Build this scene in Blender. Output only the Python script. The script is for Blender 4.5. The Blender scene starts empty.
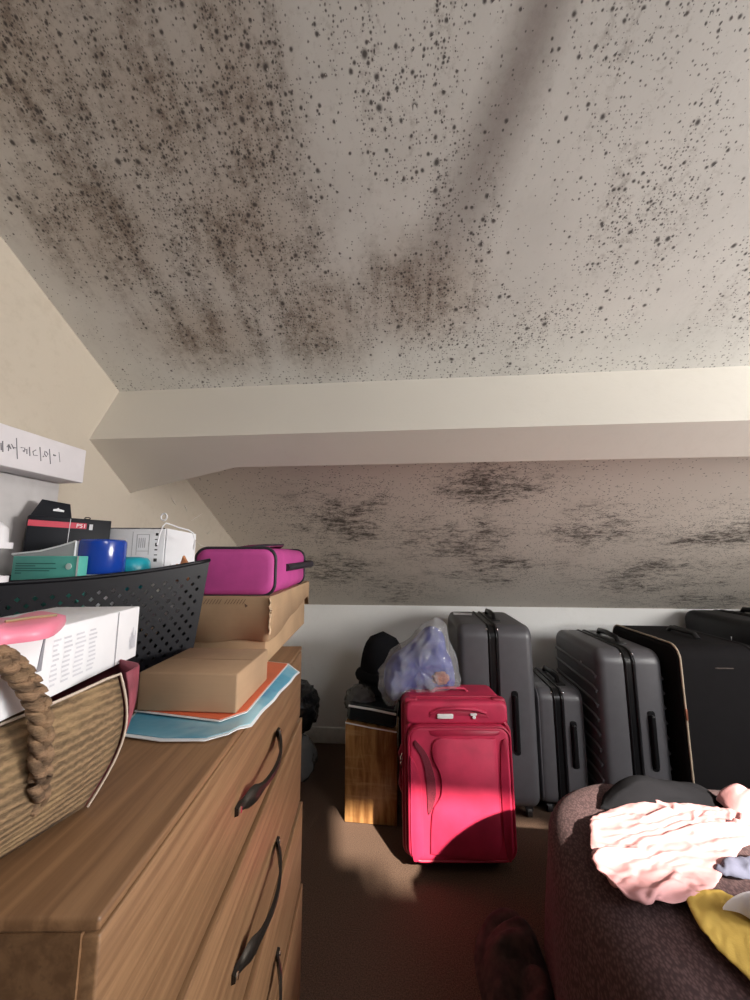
import bpy, bmesh, math, random
from mathutils import Vector, Matrix, noise
R = math.radians
scene = bpy.context.scene
col = scene.collection

# ------------------------------------------------------------------ camera
EYE = Vector((0.0, 0.0, 1.15))
FPX, HORIZON = 385.0, 555.0                       # focal length and horizon row in the 750x1000 frame
PITCH = math.atan((HORIZON - 500) / FPX)
YAW = R(5.228)
cam = bpy.data.cameras.new('camera')
cam.lens = FPX / 1000 * 36.0
cam.sensor_width = 36.0
cam.clip_start = 0.02
camo = bpy.data.objects.new('camera', cam)
col.objects.link(camo)
camo.location = EYE
camo.rotation_euler = (math.pi / 2 + PITCH, 0, YAW)
scene.camera = camo

# ------------------------------------------------------------------ world, sun, daylight, exposure
world = bpy.data.worlds.new('sky'); scene.world = world
world.use_nodes = True
bg = world.node_tree.nodes['Background']
bg.inputs[0].default_value = (0.72, 0.84, 1.0, 1)
bg.inputs[1].default_value = 1.0

SUN_DIR = Vector((-0.50, 0.83, -0.70)).normalized()
sun = bpy.data.lights.new('sun', 'SUN'); sun.energy = 12.5; sun.angle = R(1.2); sun.color = (1.0, 0.9, 0.76)
suno = bpy.data.objects.new('sun', sun); col.objects.link(suno)
suno.rotation_euler = SUN_DIR.to_track_quat('-Z', 'Y').to_euler()
suno.location = (3, -3, 4)

def daylight(name, loc, direction, sx, sy, watts, color):
    l = bpy.data.lights.new(name, 'AREA'); l.shape = 'RECTANGLE'; l.size = sx; l.size_y = sy
    l.energy = watts; l.color = color
    o = bpy.data.objects.new(name, l); col.objects.link(o); o.location = loc
    o.rotation_euler = Vector(direction).to_track_quat('-Z', 'Y').to_euler()
    return o
# daylight entering by the roof window behind the camera and by the gable window on the right
daylight('roof_window_daylight', (1.80, -1.02, 2.20), (-0.1, 0.52, -1.0), 0.95, 0.42, 13, (0.95, 0.97, 1.0))
daylight('gable_window_daylight', (2.56, 0.15, 1.32), (-1.0, 0.15, 0.05), 0.85, 0.62, 46, (1.0, 0.97, 0.93))

vs = scene.view_settings
vs.view_transform = 'Standard'; vs.look = 'None'; vs.gamma = 1.0; vs.use_curve_mapping = False
vs.exposure = 0.72

# ------------------------------------------------------------------ pixel -> direction
_f = Vector((0, math.cos(PITCH), math.sin(PITCH))); _u = Vector((0, -math.sin(PITCH), math.cos(PITCH)))
_rot = Matrix.Rotation(YAW, 3, 'Z')
def ray(u, v):
    return _rot @ (_f + Vector((1, 0, 0)) * ((u - 375) / FPX) - _u * ((v - 500) / FPX))
def hz(u, v, z):
    d = ray(u, v); return EYE + d * ((z - EYE.z) / d.z)
def hy(u, v, y):
    d = ray(u, v); return EYE + d * (y / d.y)
def hx(u, v, x):
    d = ray(u, v); return EYE + d * (x / d.x)
def hp(u, v, p, n):
    d = ray(u, v); n = Vector(n); return EYE + d * ((Vector(p) - EYE).dot(n) / d.dot(n))

# ------------------------------------------------------------------ material helpers
class S:
    """socket wrapper so that node maths can be written as expressions"""
    def __init__(s, nt, sock): s.nt, s.k = nt, sock
    def _m(s, op, *o):
        n = s.nt.nodes.new('ShaderNodeMath'); n.operation = op
        for i, q in enumerate((s,) + o):
            if isinstance(q, S): s.nt.links.new(q.k, n.inputs[i])
            else: n.inputs[i].default_value = q
        return S(s.nt, n.outputs[0])
    def __add__(s, o): return s._m('ADD', o)
    def __sub__(s, o): return s._m('SUBTRACT', o)
    def __mul__(s, o): return s._m('MULTIPLY', o)
    def __truediv__(s, o): return s._m('DIVIDE', o)
    def mx(s, o): return s._m('MAXIMUM', o)
    def mn(s, o): return s._m('MINIMUM', o)
    def lt(s, o): return s._m('LESS_THAN', o)
    def pw(s, o): return s._m('POWER', o)
    def step(s, a, b):
        n = s.nt.nodes.new('ShaderNodeMapRange'); n.interpolation_type = 'SMOOTHSTEP'
        for i, q in enumerate((s, a, b)):
            if isinstance(q, S): s.nt.links.new(q.k, n.inputs[i])
            else: n.inputs[i].default_value = q
        return S(s.nt, n.outputs[0])

class Mat:
    def __init__(self, name, color=(0.5, 0.5, 0.5), rough=0.6, metal=0.0, **kw):
        self.m = bpy.data.materials.new(name); self.m.use_nodes = True
        self.nt = self.m.node_tree
        self.b = self.nt.nodes['Principled BSDF']
        self.b.inputs['Base Color'].default_value = (*color, 1)
        self.b.inputs['Roughness'].default_value = rough
        self.b.inputs['Metallic'].default_value = metal
        for k, v in kw.items(): self.b.inputs[k.replace('_', ' ').title()].default_value = v
        self.tc = None
    def node(self, t): return self.nt.nodes.new(t)
    def link(self, a, b): self.nt.links.new(a.k if isinstance(a, S) else a, b)
    def coord(self, scale=(1, 1, 1), rot=(0, 0, 0), loc=(0, 0, 0)):
        if self.tc is None: self.tc = self.node('ShaderNodeTexCoord')
        mp = self.node('ShaderNodeMapping'); self.link(self.tc.outputs['Object'], mp.inputs[0])
        mp.inputs['Scale'].default_value = scale; mp.inputs['Rotation'].default_value = rot
        mp.inputs['Location'].default_value = loc
        return mp.outputs[0]
    def noise(self, vec, scale, detail=4, rough=0.55, dist=0.0):
        n = self.node('ShaderNodeTexNoise'); self.link(vec, n.inputs['Vector'])
        n.inputs['Scale'].default_value = scale; n.inputs['Detail'].default_value = detail
        n.inputs['Roughness'].default_value = rough; n.inputs['Distortion'].default_value = dist
        return S(self.nt, n.outputs[0])
    def mix(self, fac, a, b):
        n = self.node('ShaderNodeMix'); n.data_type = 'RGBA'
        if isinstance(fac, S): self.link(fac, n.inputs[0])
        else: n.inputs[0].default_value = fac
        for q, i in ((a, 6), (b, 7)):
            if isinstance(q, tuple): n.inputs[i].default_value = (*q, 1)
            else: self.link(q, n.inputs[i])
        return n.outputs[2]
    def color(self, sock): self.link(sock, self.b.inputs['Base Color'])
    def bump(self, h, strength=0.3, dist=0.01):
        n = self.node('ShaderNodeBump'); n.inputs['Strength'].default_value = strength
        n.inputs['Distance'].default_value = dist
        self.link(h, n.inputs['Height']); self.link(n.outputs[0], self.b.inputs['Normal'])

def plain(name, color, rough=0.6, metal=0.0, var=0.06, scale=25, bump=0.0, bscale=200, spec=None, **kw):
    M = Mat(name, color, rough, metal, **kw)
    v = M.coord()
    n = M.noise(v, scale, 3)
    M.color(M.mix(n.step(0.3, 0.7), tuple(c * (1 - var) for c in color), tuple(min(1, c * (1 + var)) for c in color)))
    if bump: M.bump(M.noise(v, bscale, 2), bump, 0.002)
    if spec is not None: M.b.inputs['Specular IOR Level'].default_value = spec
    return M.m

def cardboard(name, c, axis=2):
    M = Mat(name, c, 0.82)
    sc = [8, 8, 8]; sc[axis] = 220
    fine = M.noise(M.coord(tuple(sc)), 1.0, 2)
    big = M.noise(M.coord(), 9, 4)
    a = M.mix(big.step(0.3, 0.7), tuple(x * 0.9 for x in c), tuple(x * 1.08 for x in c))
    M.color(M.mix(fine * 0.25, a, tuple(x * 0.72 for x in c)))
    M.bump(fine, 0.12, 0.002)
    return M.m

def wood(name, dark, light, axis=1, scale=1.0):
    M = Mat(name, light, 0.42)
    sc = [75 * scale] * 3; sc[axis] = 2.6 * scale
    g = M.noise(M.coord(tuple(sc)), 1.0, 6, 0.62, 0.4)
    sc2 = [150 * scale] * 3; sc2[axis] = 5 * scale
    p = M.noise(M.coord(tuple(sc2)), 1.0, 2)
    c1 = M.mix(g.step(0.34, 0.68), dark, light)
    M.color(M.mix(p.step(0.56, 0.75) * 0.45, c1, tuple(x * 0.55 for x in dark)))
    M.bump(g, 0.10, 0.002)
    return M.m

def painted(name, c, rough=0.75, soil=(0.33, 0.27, 0.2), amt=0.0):
    M = Mat(name, c, rough)
    v = M.coord()
    n = M.noise(v, 2.2, 5); f = M.noise(v, 38, 4, 0.65)
    base = M.mix(n.step(0.3, 0.7), tuple(x * 0.95 for x in c), c)
    if amt:
        base = M.mix(((n * 0.5 + f * 0.5).step(0.5, 0.66)) * amt, base, soil)
    M.color(base)
    M.bump(M.noise(v, 120, 3), 0.08, 0.003)
    return M.m

# ---- the mould-stained ceiling (stain and band positions in metres on the slope)
def mould_material():
    c0 = (0.66, 0.645, 0.61)
    M = Mat('mouldy_paint', c0, 0.85)
    nt = M.nt
    v = M.coord((1, 1.127, 0))
    sp = M.node('ShaderNodeSeparateXYZ'); M.link(v, sp.inputs[0])
    X, Y = S(nt, sp.outputs[0]), S(nt, sp.outputs[1]) / 1.127
    def blobs(lst):
        out = None
        for cx, cy, rx, ry, rot in [(a + (0.0,))[:5] for a in lst]:
            c, s_ = math.cos(rot), math.sin(rot)
            dx, dy = X - cx, Y - cy
            a = (dx * c + dy * s_) / rx; b = (dy * c - dx * s_) / ry
            q = (a * a + b * b)._m('SQRT').step(1.0, 0.0)
            out = q if out is None else out.mx(q)
        return out
    big = M.noise(v, 3.2, 4); mid = M.noise(v, 11, 5, 0.62); fine = M.noise(v, 70, 6, 0.75)
    streak = M.noise(M.coord((22, 5.0, 0)), 1.0, 4, 0.6)       # growth runs down the slope in streaks
    upper = Y.step(1.10, 1.00); lower = Y.step(1.00, 1.10)
    cloud = blobs(((-0.60, 0.42, 0.30, 0.24), (-0.42, 0.50, 0.22, 0.20), (-0.27, 0.50, 0.13, 0.30), (-0.33, 0.68, 0.22, 0.24), (-0.22, 0.85, 0.20, 0.16), (-0.62, 0.64, 0.24, 0.2), (-0.5, 0.86, 0.25, 0.14), (0.02, 0.80, 0.2, 0.14))) * upper
    speck = blobs(((-0.45, 0.62, 0.4, 0.3), (0.0, 0.45, 0.22, 0.30), (-0.25, 0.48, 0.18, 0.32), (0.40, 0.48, 0.22, 0.22), (0.10, 0.66, 0.12, 0.25, -0.3), (0.05, 0.85, 0.25, 0.18), (-0.3, 0.75, 0.22, 0.25), (-0.6, 0.42, 0.25, 0.2), (0.45, 0.68, 0.2, 0.2), (0.3, 0.9, 0.3, 0.14), (0.85, 0.75, 0.3, 0.3))) * upper
    bx = X - 0.215 + (Y - 0.40) * 0.30 + (Y - 0.40) * (Y - 0.40) * 0.42     # long darker brown-grey band down the slope
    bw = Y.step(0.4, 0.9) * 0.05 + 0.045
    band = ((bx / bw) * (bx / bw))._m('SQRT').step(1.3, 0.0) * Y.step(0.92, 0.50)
    low = blobs(((-0.14, 1.48, 0.20, 0.18), (0.78, 1.72, 0.45, 0.34), (0.45, 2.08, 0.6, 0.36), (-0.1, 2.32, 0.5, 0.30), (-0.40, 2.10, 0.5, 0.40), (0.2, 1.80, 0.6, 0.40), (1.25, 2.15, 0.8, 0.40), (-0.3, 1.65, 0.6, 0.40), (1.3, 1.75, 0.5, 0.35), (1.7, 2.42, 0.8, 0.22), (0.3, 1.45, 0.5, 0.25))) * lower
    base = M.mix(big.step(0.3, 0.7), tuple(x * 0.92 for x in c0), tuple(x * 1.05 for x in c0))
    base = M.mix(lower * 0.8, base, (0.74, 0.68, 0.60))
    grime = (mid * 0.35 + fine * 0.4 + streak * 0.35 - 0.05).step(0.43, 0.62)
    base = M.mix(cloud.pw(0.7) * (big * 0.5 + 0.32), base, (0.36, 0.285, 0.22))
    base = M.mix(grime * cloud.pw(0.6) * 0.85, base, (0.16, 0.115, 0.085))
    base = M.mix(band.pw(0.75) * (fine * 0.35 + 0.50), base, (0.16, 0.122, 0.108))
    base = M.mix((fine * 0.65 + streak * 0.35).step(0.50, 0.66) * upper * (speck * 0.45 + 0.12), base, (0.20, 0.165, 0.14))
    def colonies(scale, rad, dens, power=2.0, vec=None, soft=0.25):
        vec = vec or v
        wob = M.node('ShaderNodeTexNoise'); M.link(vec, wob.inputs['Vector']); wob.inputs['Scale'].default_value = scale * 1.6
        wob.inputs['Detail'].default_value = 3
        ad = M.node('ShaderNodeVectorMath'); ad.operation = 'MULTIPLY_ADD'
        M.link(wob.outputs['Color'], ad.inputs[0]); ad.inputs[1].default_value = (0.22 / scale,) * 3
        M.link(vec, ad.inputs[2])
        vo = M.node('ShaderNodeTexVoronoi'); vo.voronoi_dimensions = '2D'; M.link(ad.outputs[0], vo.inputs['Vector'])
        vo.inputs['Scale'].default_value = scale
        sc = M.node('ShaderNodeSeparateColor'); M.link(vo.outputs['Color'], sc.inputs[0])
        r = S(nt, sc.outputs[0]).pw(power) * rad + rad * 0.15
        return S(nt, vo.outputs['Distance']).step(r, r * soft) * S(nt, sc.outputs[1]).lt(dens)
    clump = (mid * 0.6 + streak * 0.5).step(0.44, 0.66)
    spots = colonies(52, 0.36, (speck * 0.85 + 0.02) * clump, 2.2)
    spots = spots.mx(colonies(95, 0.42, (speck * 0.8 + cloud * 0.5 + 0.05) * upper * (clump * 0.85 + 0.15), 1.6))
    spots = spots.mx(colonies(190, 0.46, (speck * 0.6 + cloud * 0.7 + 0.13) * upper * (clump * 0.7 + 0.3), 1.2) * 0.85)
    joint = Y.step(0.955, 1.012) * upper
    spots = spots.mx(colonies(130, 0.5, joint * 0.55, 1.2) * 0.8)
    base = M.mix(spots * 0.92, base, (0.05, 0.042, 0.04))
    # smeared, brushed growth on the lower slope
    vs_ = M.coord((1.0, 2.6, 0), rot=(0, 0, R(-14)))
    patch = M.noise(M.coord((1, 1.6, 0), loc=(3.1, 1.7, 0)), 3.4, 3)
    st = M.noise(vs_, 16, 6, 0.72, 0.5); st2 = M.noise(vs_, 60, 5, 0.75, 0.3)
    smear = (st * 0.42 + st2 * 0.33 + patch * 0.25 + low * 0.10).step(0.565, 0.68) * (low * 1.6).mn(1.0)
    base = M.mix(low * (patch * 0.5 + st * 0.4).step(0.38, 0.62) * 0.55, base, (0.25, 0.21, 0.175))
    base = M.mix(smear * 0.88, base, (0.055, 0.046, 0.04))
    lclump = (mid * 0.7 + st * 0.4).step(0.48, 0.66)
    fl = colonies(70, 0.42, (low * 0.9 + 0.05) * (lclump * 0.7 + 0.3), 1.6, vec=vs_).mx(colonies(130, 0.45, (low * 0.8 + 0.12) * (lclump * 0.6 + 0.4), 1.3)) * lower
    base = M.mix(fl * 0.9, base, (0.055, 0.046, 0.04))
    M.color(base)
    M.bump(M.noise(v, 90, 4), 0.10, 0.003)
    return M.m

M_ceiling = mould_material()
M_wall = painted('cream_wall_paint', (0.54, 0.475, 0.39), amt=0.22)
M_rear = painted('dark_bounce_absorber', (0.10, 0.075, 0.06))  # unseen rear surfaces coloured dark to cut bounce light on the chest end
M_knee = painted('white_wall_paint', (0.86, 0.86, 0.85), amt=0.06)
M_beam = painted('cream_gloss_paint', (0.76, 0.72, 0.65), 0.5, amt=0.05)
M_white = plain('white_paint', (0.8, 0.8, 0.79), 0.5)
def carpet():
    M = Mat('brown_carpet', (0.10, 0.06, 0.04), 0.95)
    v = M.coord(); n = M.noise(v, 260, 3, 0.7); b = M.noise(v, 6, 3)
    M.color(M.mix(n.step(0.3, 0.7), (0.042, 0.023, 0.015), (0.135, 0.078, 0.050)))
    M.bump(n, 0.7, 0.004)
    return M.m
M_carpet = carpet()

# ------------------------------------------------------------------ mesh helpers
class MB:
    def __init__(s): s.v, s.f = [], []
    def add(s, vs, fs):
        o = len(s.v); s.v += [tuple(q) for q in vs]; s.f += [tuple(i + o for i in f) for f in fs]; return s
    def box(s, c, size, rot=None):
        hx_, hy_, hz_ = (q / 2 for q in size); c = Vector(c)
        vs = [Vector((x, y, z)) for x in (-hx_, hx_) for y in (-hy_, hy_) for z in (-hz_, hz_)]
        if rot is not None: vs = [rot @ q for q in vs]
        return s.add([c + q for q in vs], [(0, 1, 3, 2), (4, 6, 7, 5), (0, 4, 5, 1), (2, 3, 7, 6), (0, 2, 6, 4), (1, 5, 7, 3)])
    def loft(s, loops, cap=True, closed=True):
        n = len(loops[0]); vs = [q for l in loops for q in l]; fs = []
        for i in range(len(loops) - 1):
            for j in range(n if closed else n - 1):
                k = (j + 1) % n
                fs.append((i * n + j, i * n + k, (i + 1) * n + k, (i + 1) * n + j))
        if cap:
            fs.append(tuple(range(n - 1, -1, -1))); fs.append(tuple((len(loops) - 1) * n + j for j in range(n)))
        return s.add(vs, fs)
    def tube(s, pts, r, n=8, flat=1.0, up=(0, 0, 1), closed=False):
        pts = [Vector(p) for p in pts]; loops = []; N = len(pts)
        rr = r if isinstance(r, (list, tuple)) else [r] * N
        up = Vector(up)
        for i, p in enumerate(pts):
            if closed: t = pts[(i + 1) % N] - pts[i - 1]
            else: t = pts[min(i + 1, N - 1)] - pts[max(i - 1, 0)]
            t.normalize()
            a = t.cross(up)
            if a.length < 1e-4: a = t.cross(Vector((1, 0.01, 0)))
            a.normalize(); b = a.cross(t).normalized()
            loops.append([p + a * (math.cos(2 * math.pi * k / n) * rr[i]) + b * (math.sin(2 * math.pi * k / n) * rr[i] * flat) for k in range(n)])
        if closed: loops.append(loops[0])
        return s.loft(loops, cap=not closed)
    def lathe(s, prof, n=28, c=(0, 0, 0)):
        c = Vector(c)
        return s.loft([[c + Vector((r * math.cos(2 * math.pi * k / n), r * math.sin(2 * math.pi * k / n), z)) for k in range(n)] for r, z in prof])
    def build(s, name, mat, parent=None, smooth=None, bevel=0.0, seg=2, weld=False):
        me = bpy.data.meshes.new(name); me.from_pydata(s.v, [], s.f); me.update()
        bm = bmesh.new(); bm.from_mesh(me)
        if weld: bmesh.ops.remove_doubles(bm, verts=bm.verts, dist=1e-5)
        bmesh.ops.recalc_face_normals(bm, faces=bm.faces)
        if bevel:
            bmesh.ops.bevel(bm, geom=list(bm.edges), offset=bevel, segments=seg, profile=0.5, affect='EDGES', clamp_overlap=True)
        bm.to_mesh(me); bm.free()
        if smooth is not None or bevel:
            me.shade_smooth(); me.set_sharp_from_angle(angle=R(smooth if smooth is not None else 50))
        me.materials.append(mat)
        o = bpy.data.objects.new(name, me); col.objects.link(o)
        if parent is not None: o.parent = parent
        return o

def tag(o, label=None, cat=None, group=None, kind=None):
    if label: o['label'] = label
    if cat: o['category'] = cat
    if group: o['group'] = group
    if kind: o['kind'] = kind
    return o
def thing(name, label, cat, loc=(0, 0, 0), rz=0.0, rot=None, group=None):
    o = bpy.data.objects.new(name, None); o.empty_display_size = 0.05; col.objects.link(o)
    o.location = loc; o.rotation_euler = rot or (0, 0, rz)
    return tag(o, label, cat, group)
def struct(o): o['kind'] = 'structure'; return o
def modifier(o, t, **kw):
    m = o.modifiers.new(t.lower(), t)
    for k, v in kw.items(): setattr(m, k, v)
    return o

def rrect(w, h, r, n=6, cx=0.0, cy=0.0):
    r = min(r, w / 2 - 1e-4, h / 2 - 1e-4); out = []
    for (sx, sy, a0) in ((1, 1, 0), (-1, 1, 90), (-1, -1, 180), (1, -1, 270)):
        for k in range(n + 1):
            a = R(a0 + 90 * k / n)
            out.append((cx + sx * (w / 2 - r) + r * math.cos(a), cy + sy * (h / 2 - r) + r * math.sin(a)))
    return out
def pillow(mb, w, h, x0, x1, rc, re0, re1, axes='yzx', c=(0, 0, 0), n=6, seg=5):
    """rounded rectangle w x h extruded from x0 to x1, rounded by re0 / re1 at either end"""
    c = Vector(c); loops = []
    def put(x, inset):
        L = []
        for a, b in rrect(w - 2 * inset, h - 2 * inset, max(rc - inset, 0.004), n):
            d = dict(zip(axes, (a, b, x))); L.append(c + Vector((d['x'], d['y'], d['z'])))
        loops.append(L)
    if re0 > 0:
        for k in range(seg + 1):
            x = math.cos(k / seg * math.pi / 2) * re0
            put(x0 + re0 - x, re0 - math.sqrt(max(0, re0 * re0 - x * x)))
    else: put(x0, 0)
    if re1 > 0:
        for k in range(seg + 1):
            t = k / seg; x = math.sin(t * math.pi / 2) * re1
            put(x1 - re1 + x, re1 - math.sqrt(max(0, re1 * re1 - x * x)))
    else: put(x1, 0)
    mb.loft(loops)
    return mb
def fbm(p, s, octv=3):
    return noise.fractal(Vector(p) * s, 1.0, 2.0, octv)
def text_mesh(name, body, size, mat, parent, matrix, extrude=0.0002):
    cu = bpy.data.curves.new(name, 'FONT'); cu.body = body; cu.size = size; cu.extrude = extrude
    cu.align_x = 'LEFT'; cu.align_y = 'CENTER'
    t = bpy.data.objects.new(name, cu); col.objects.link(t)
    dg = bpy.context.evaluated_depsgraph_get()
    me = bpy.data.meshes.new_from_object(t.evaluated_get(dg))
    bpy.data.objects.remove(t)
    me.transform(matrix); me.materials.clear(); me.materials.append(mat)
    o = bpy.data.objects.new(name, me); col.objects.link(o); o.parent = parent
    return o

# ================================================================== THE ROOM
XL, XR = -0.85, 2.6
YK = 2.542                       # knee wall
SL = 0.52                        # slope of the roof
def zc(y): return 1.622 + SL * (1.018 - y)
YR, YB = -0.60, -2.60            # ridge, rear wall
ZR = zc(YR)
def zb(y): return ZR - SL * (YR - y)

m = MB(); m.add([(XL, YB, 0), (XR, YB, 0), (XR, YK, 0), (XL, YK, 0), (XL, YB, -.05), (XR, YB, -.05), (XR, YK, -.05), (XL, YK, -.05)],
                [(0, 1, 2, 3), (4, 7, 6, 5), (0, 4, 5, 1), (1, 5, 6, 2), (2, 6, 7, 3), (3, 7, 4, 0)])
struct(m.build('floor', M_carpet))
m = MB()
m.add([(XL, YK, zc(YK)), (XR, YK, zc(YK)), (XR, YR, ZR), (XL, YR, ZR)], [(0, 1, 2, 3)])
# rear slope with the roof-window opening
wx0, wx1, wy0, wy1 = 1.30, 2.25, -0.85, -1.13
def rq(x0, x1, y0, y1): m.add([(x0, y0, zb(y0)), (x1, y0, zb(y0)), (x1, y1, zb(y1)), (x0, y1, zb(y1))], [(0, 1, 2, 3)])
rq(XL, XR, YR, wy0); rq(XL, wx0, wy0, wy1); rq(wx1, XR, wy0, wy1); rq(XL, XR, wy1, YB)
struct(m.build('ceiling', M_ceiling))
# gable walls
prof = [(YB, 0), (YK, 0), (YK, zc(YK)), (YR, ZR), (YB, zb(YB))]
m = MB(); m.loft([[(XL - .1, y, z) for y, z in prof], [(XL, y, z) for y, z in prof]])
struct(m.build('wall_left', M_wall))
gy0, gy1, gz0, gz1 = -0.30, 0.60, 1.0, 1.66
m = MB()
for poly in ([(YB, 0), (YK, 0), (YK, zc(YK)), (gy1, gz0), (gy0, gz0), (YB, gz0)], [(YB, gz0), (gy0, gz0), (gy0, gz1), (YB, zb(YB))],
             [(gy1, gz0), (YK, zc(YK)), (gy1, zc(gy1))], [(YB, zb(YB)), (gy0, gz1), (gy1, gz1), (gy1, zc(gy1)), (YR, ZR)]):
    m.loft([[(XR, y, z) for y, z in poly], [(XR + .1, y, z) for y, z in poly]])
struct(m.build('wall_right', M_wall))
m = MB(); m.box(((XL + XR) / 2, YB - .05, zb(YB) / 2), (XR - XL, .1, zb(YB))); struct(m.build('wall_rear', M_rear))
m = MB(); m.box(((XL + XR) / 2, YK + .05, zc(YK) / 2 - .01), (XR - XL, .1, zc(YK) + .02)); struct(m.build('wall_back', M_knee))
m = MB(); m.box(((XL + XR) / 2, YK - .009, .045), (XR - XL, .018, .09)); struct(m.build('baseboard_back', M_white, bevel=.004))
# added unseen block behind the camera, rear left, shading the chest's near end
m = MB(); m.box(((XL - .14) / 2, -.52, 1.0), (-.14 - XL, .80, 2.0)); struct(m.build('shade_block', M_rear))
# windows behind the camera: frame and pane
def glass_mat():
    M = Mat('window_glass', (1, 1, 1), 0.02)
    tr = M.node('ShaderNodeBsdfTransparent'); gl = M.node('ShaderNodeBsdfGlossy'); gl.inputs['Roughness'].default_value = 0.02
    mx = M.node('ShaderNodeMixShader'); mx.inputs[0].default_value = 0.06
    M.link(tr.outputs[0], mx.inputs[1]); M.link(gl.outputs[0], mx.inputs[2])
    M.link(mx.outputs[0], M.nt.nodes['Material Output'].inputs['Surface'])
    return M.m
M_glass = glass_mat()
m = MB()
L0 = [(wx0, wy0, zb(wy0)), (wx1, wy0, zb(wy0)), (wx1, wy1, zb(wy1)), (wx0, wy1, zb(wy1))]
cen = sum((Vector(p) for p in L0), Vector()) / 4
def ring(s, dz): return [cen + (Vector(p) - cen) * s + Vector((0, 0, dz)) for p in L0]
m.loft([ring(1.0, -.02), ring(1.08, -.02), ring(1.08, .05), ring(1.0, .05), ring(1.0, -.02)], cap=False)
w1 = struct(m.build('window_1', M_white))
m = MB(); m.loft([ring(1.0, .03), ring(1.0, .034)]); m.build('pane', M_glass, w1)
for xa, xb in ((1.29, 1.418), (1.438, 1.475)):           # strips added over one roof-window corner to shape the sun patches
    m = MB(); q = [(xa, -1.03, zb(-1.03) - .004), (xb, -1.03, zb(-1.03) - .004), (xb, wy1 - .01, zb(wy1 - .01) - .004), (xa, wy1 - .01, zb(wy1 - .01) - .004)]
    m.loft([[Vector(p) for p in q], [Vector(p) + Vector((0, 0, .003)) for p in q]]); m.build('sun_mask', M_rear, w1)
m = MB()
for (y, z, sy, sz) in ((gy0 + .03, (gz0 + gz1) / 2, .06, gz1 - gz0), (gy1 - .03, (gz0 + gz1) / 2, .06, gz1 - gz0), ((gy0 + gy1) / 2, gz0 + .03, gy1 - gy0, .06), ((gy0 + gy1) / 2, gz1 - .03, gy1 - gy0, .06), ((gy0 + gy1) / 2, (gz0 + gz1) / 2, .05, gz1 - gz0)):
    m.box((XR + .05, y, z), (.06, sy, sz))
w2 = struct(m.build('window_2', M_white))
m = MB(); m.box((XR + .05, (gy0 + gy1) / 2, (gz0 + gz1) / 2), (.005, gy1 - gy0 - .1, gz1 - gz0 - .1)); m.build('pane', M_glass, w2)

# the boxed-in purlin, square to the slope, with a splayed haunch against the left wall
A, B = (1.018, 1.622), (0.920, 1.455)
Uy, Uz = 0.090, -0.063           # width of the underside
def sect(x, k):
    c = (B[0] + Uy * k, B[1] + Uz * k)
    d = (c[0] + 0.098, c[1] + 0.167)
    return [(x, A[0] - .004, A[1] + .02), (x, B[0], B[1]), (x, c[0], c[1]), (x, d[0], d[1] + .03)]
m = MB(); m.loft([sect(XL - .01, 1.87), sect(XL, 1.87), sect(-0.484, 1.0), sect(XR, 1.0)])
struct(m.build('trim_1', M_beam, bevel=0.0))

# curls of peeling paint where the lower slope meets the left wall
ceil_o = bpy.data.objects['wall_left']
M_flake = plain('peeled_paint', (0.72, 0.68, 0.62), .7)
for (a, b_, c_) in (((191, 521), (197, 517), (203, 513)), ((171, 497), (174, 502), (176, 505)), ((205, 531), (208, 534), (211, 530)), ((196, 541), (200, 545), (206, 547)), ((184, 505), (186, 508), (187, 512)), ((203, 552), (207, 549), (210, 546))):
    m = MB(); m.tube([hx(*q, XL + .002) for q in (a, b_, c_)], [.0008, .0020, .0006], 5); m.build('paint_flake', M_flake, ceil_o)

# ================================================================== CHEST OF DRAWERS
M_oak = wood('oak_veneer', (0.165, 0.086, 0.042), (0.265, 0.147, 0.074), axis=1)
M_oak_edge = wood('oak_edge', (0.18, 0.096, 0.047), (0.29, 0.165, 0.084), axis=1)
M_bronze = plain('dark_bronze', (0.045, 0.038, 0.032), 0.38, 0.7)
M_chrome = plain('chrome_screw', (0.8, 0.8, 0.8), 0.2, 1.0)
CL, CD, CT = 0.808, 0.48, 0.90
ca = R(6.0)
chest = thing('chest_of_drawers', 'oak veneer chest of drawers with bowed dark metal pulls along the left wall', 'chest of drawers', rz=ca)
ex = Vector((math.cos(ca), math.sin(ca), 0)); ey = Vector((-math.sin(ca), math.cos(ca), 0))
cor = Vector((-.219, .288, 0))                        # near front corner on the floor
chest.location = cor - ex * (CD / 2) + ey * (CL / 2)
def cl(x, y, z): return (x, y, z)
hxD, hyL = CD / 2, CL / 2
m = MB(); m.box((0, 0, CT - .005), (CD, CL, .010)); m.build('top', M_oak, chest, bevel=.0025)
for s in (-1, 1):
    m = MB(); m.box((-.006, s * (hyL - .009), (CT - .010) / 2), (CD - .012, .018, CT - .010)); m.build('side_panel', M_oak, chest)
m = MB(); m.box((-hxD + .004, 0, .46), (.006, CL - .036, .84)); m.build('back_panel', M_oak, chest)
m = MB(); m.box((hxD - .03, 0, .035), (.018, CL - .036, .07)); m.build('plinth', M_oak, chest)
zs = [CT - .0105, .718, .512, .322, .075]
outs = [0.0, .006, .013, .018]
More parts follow.
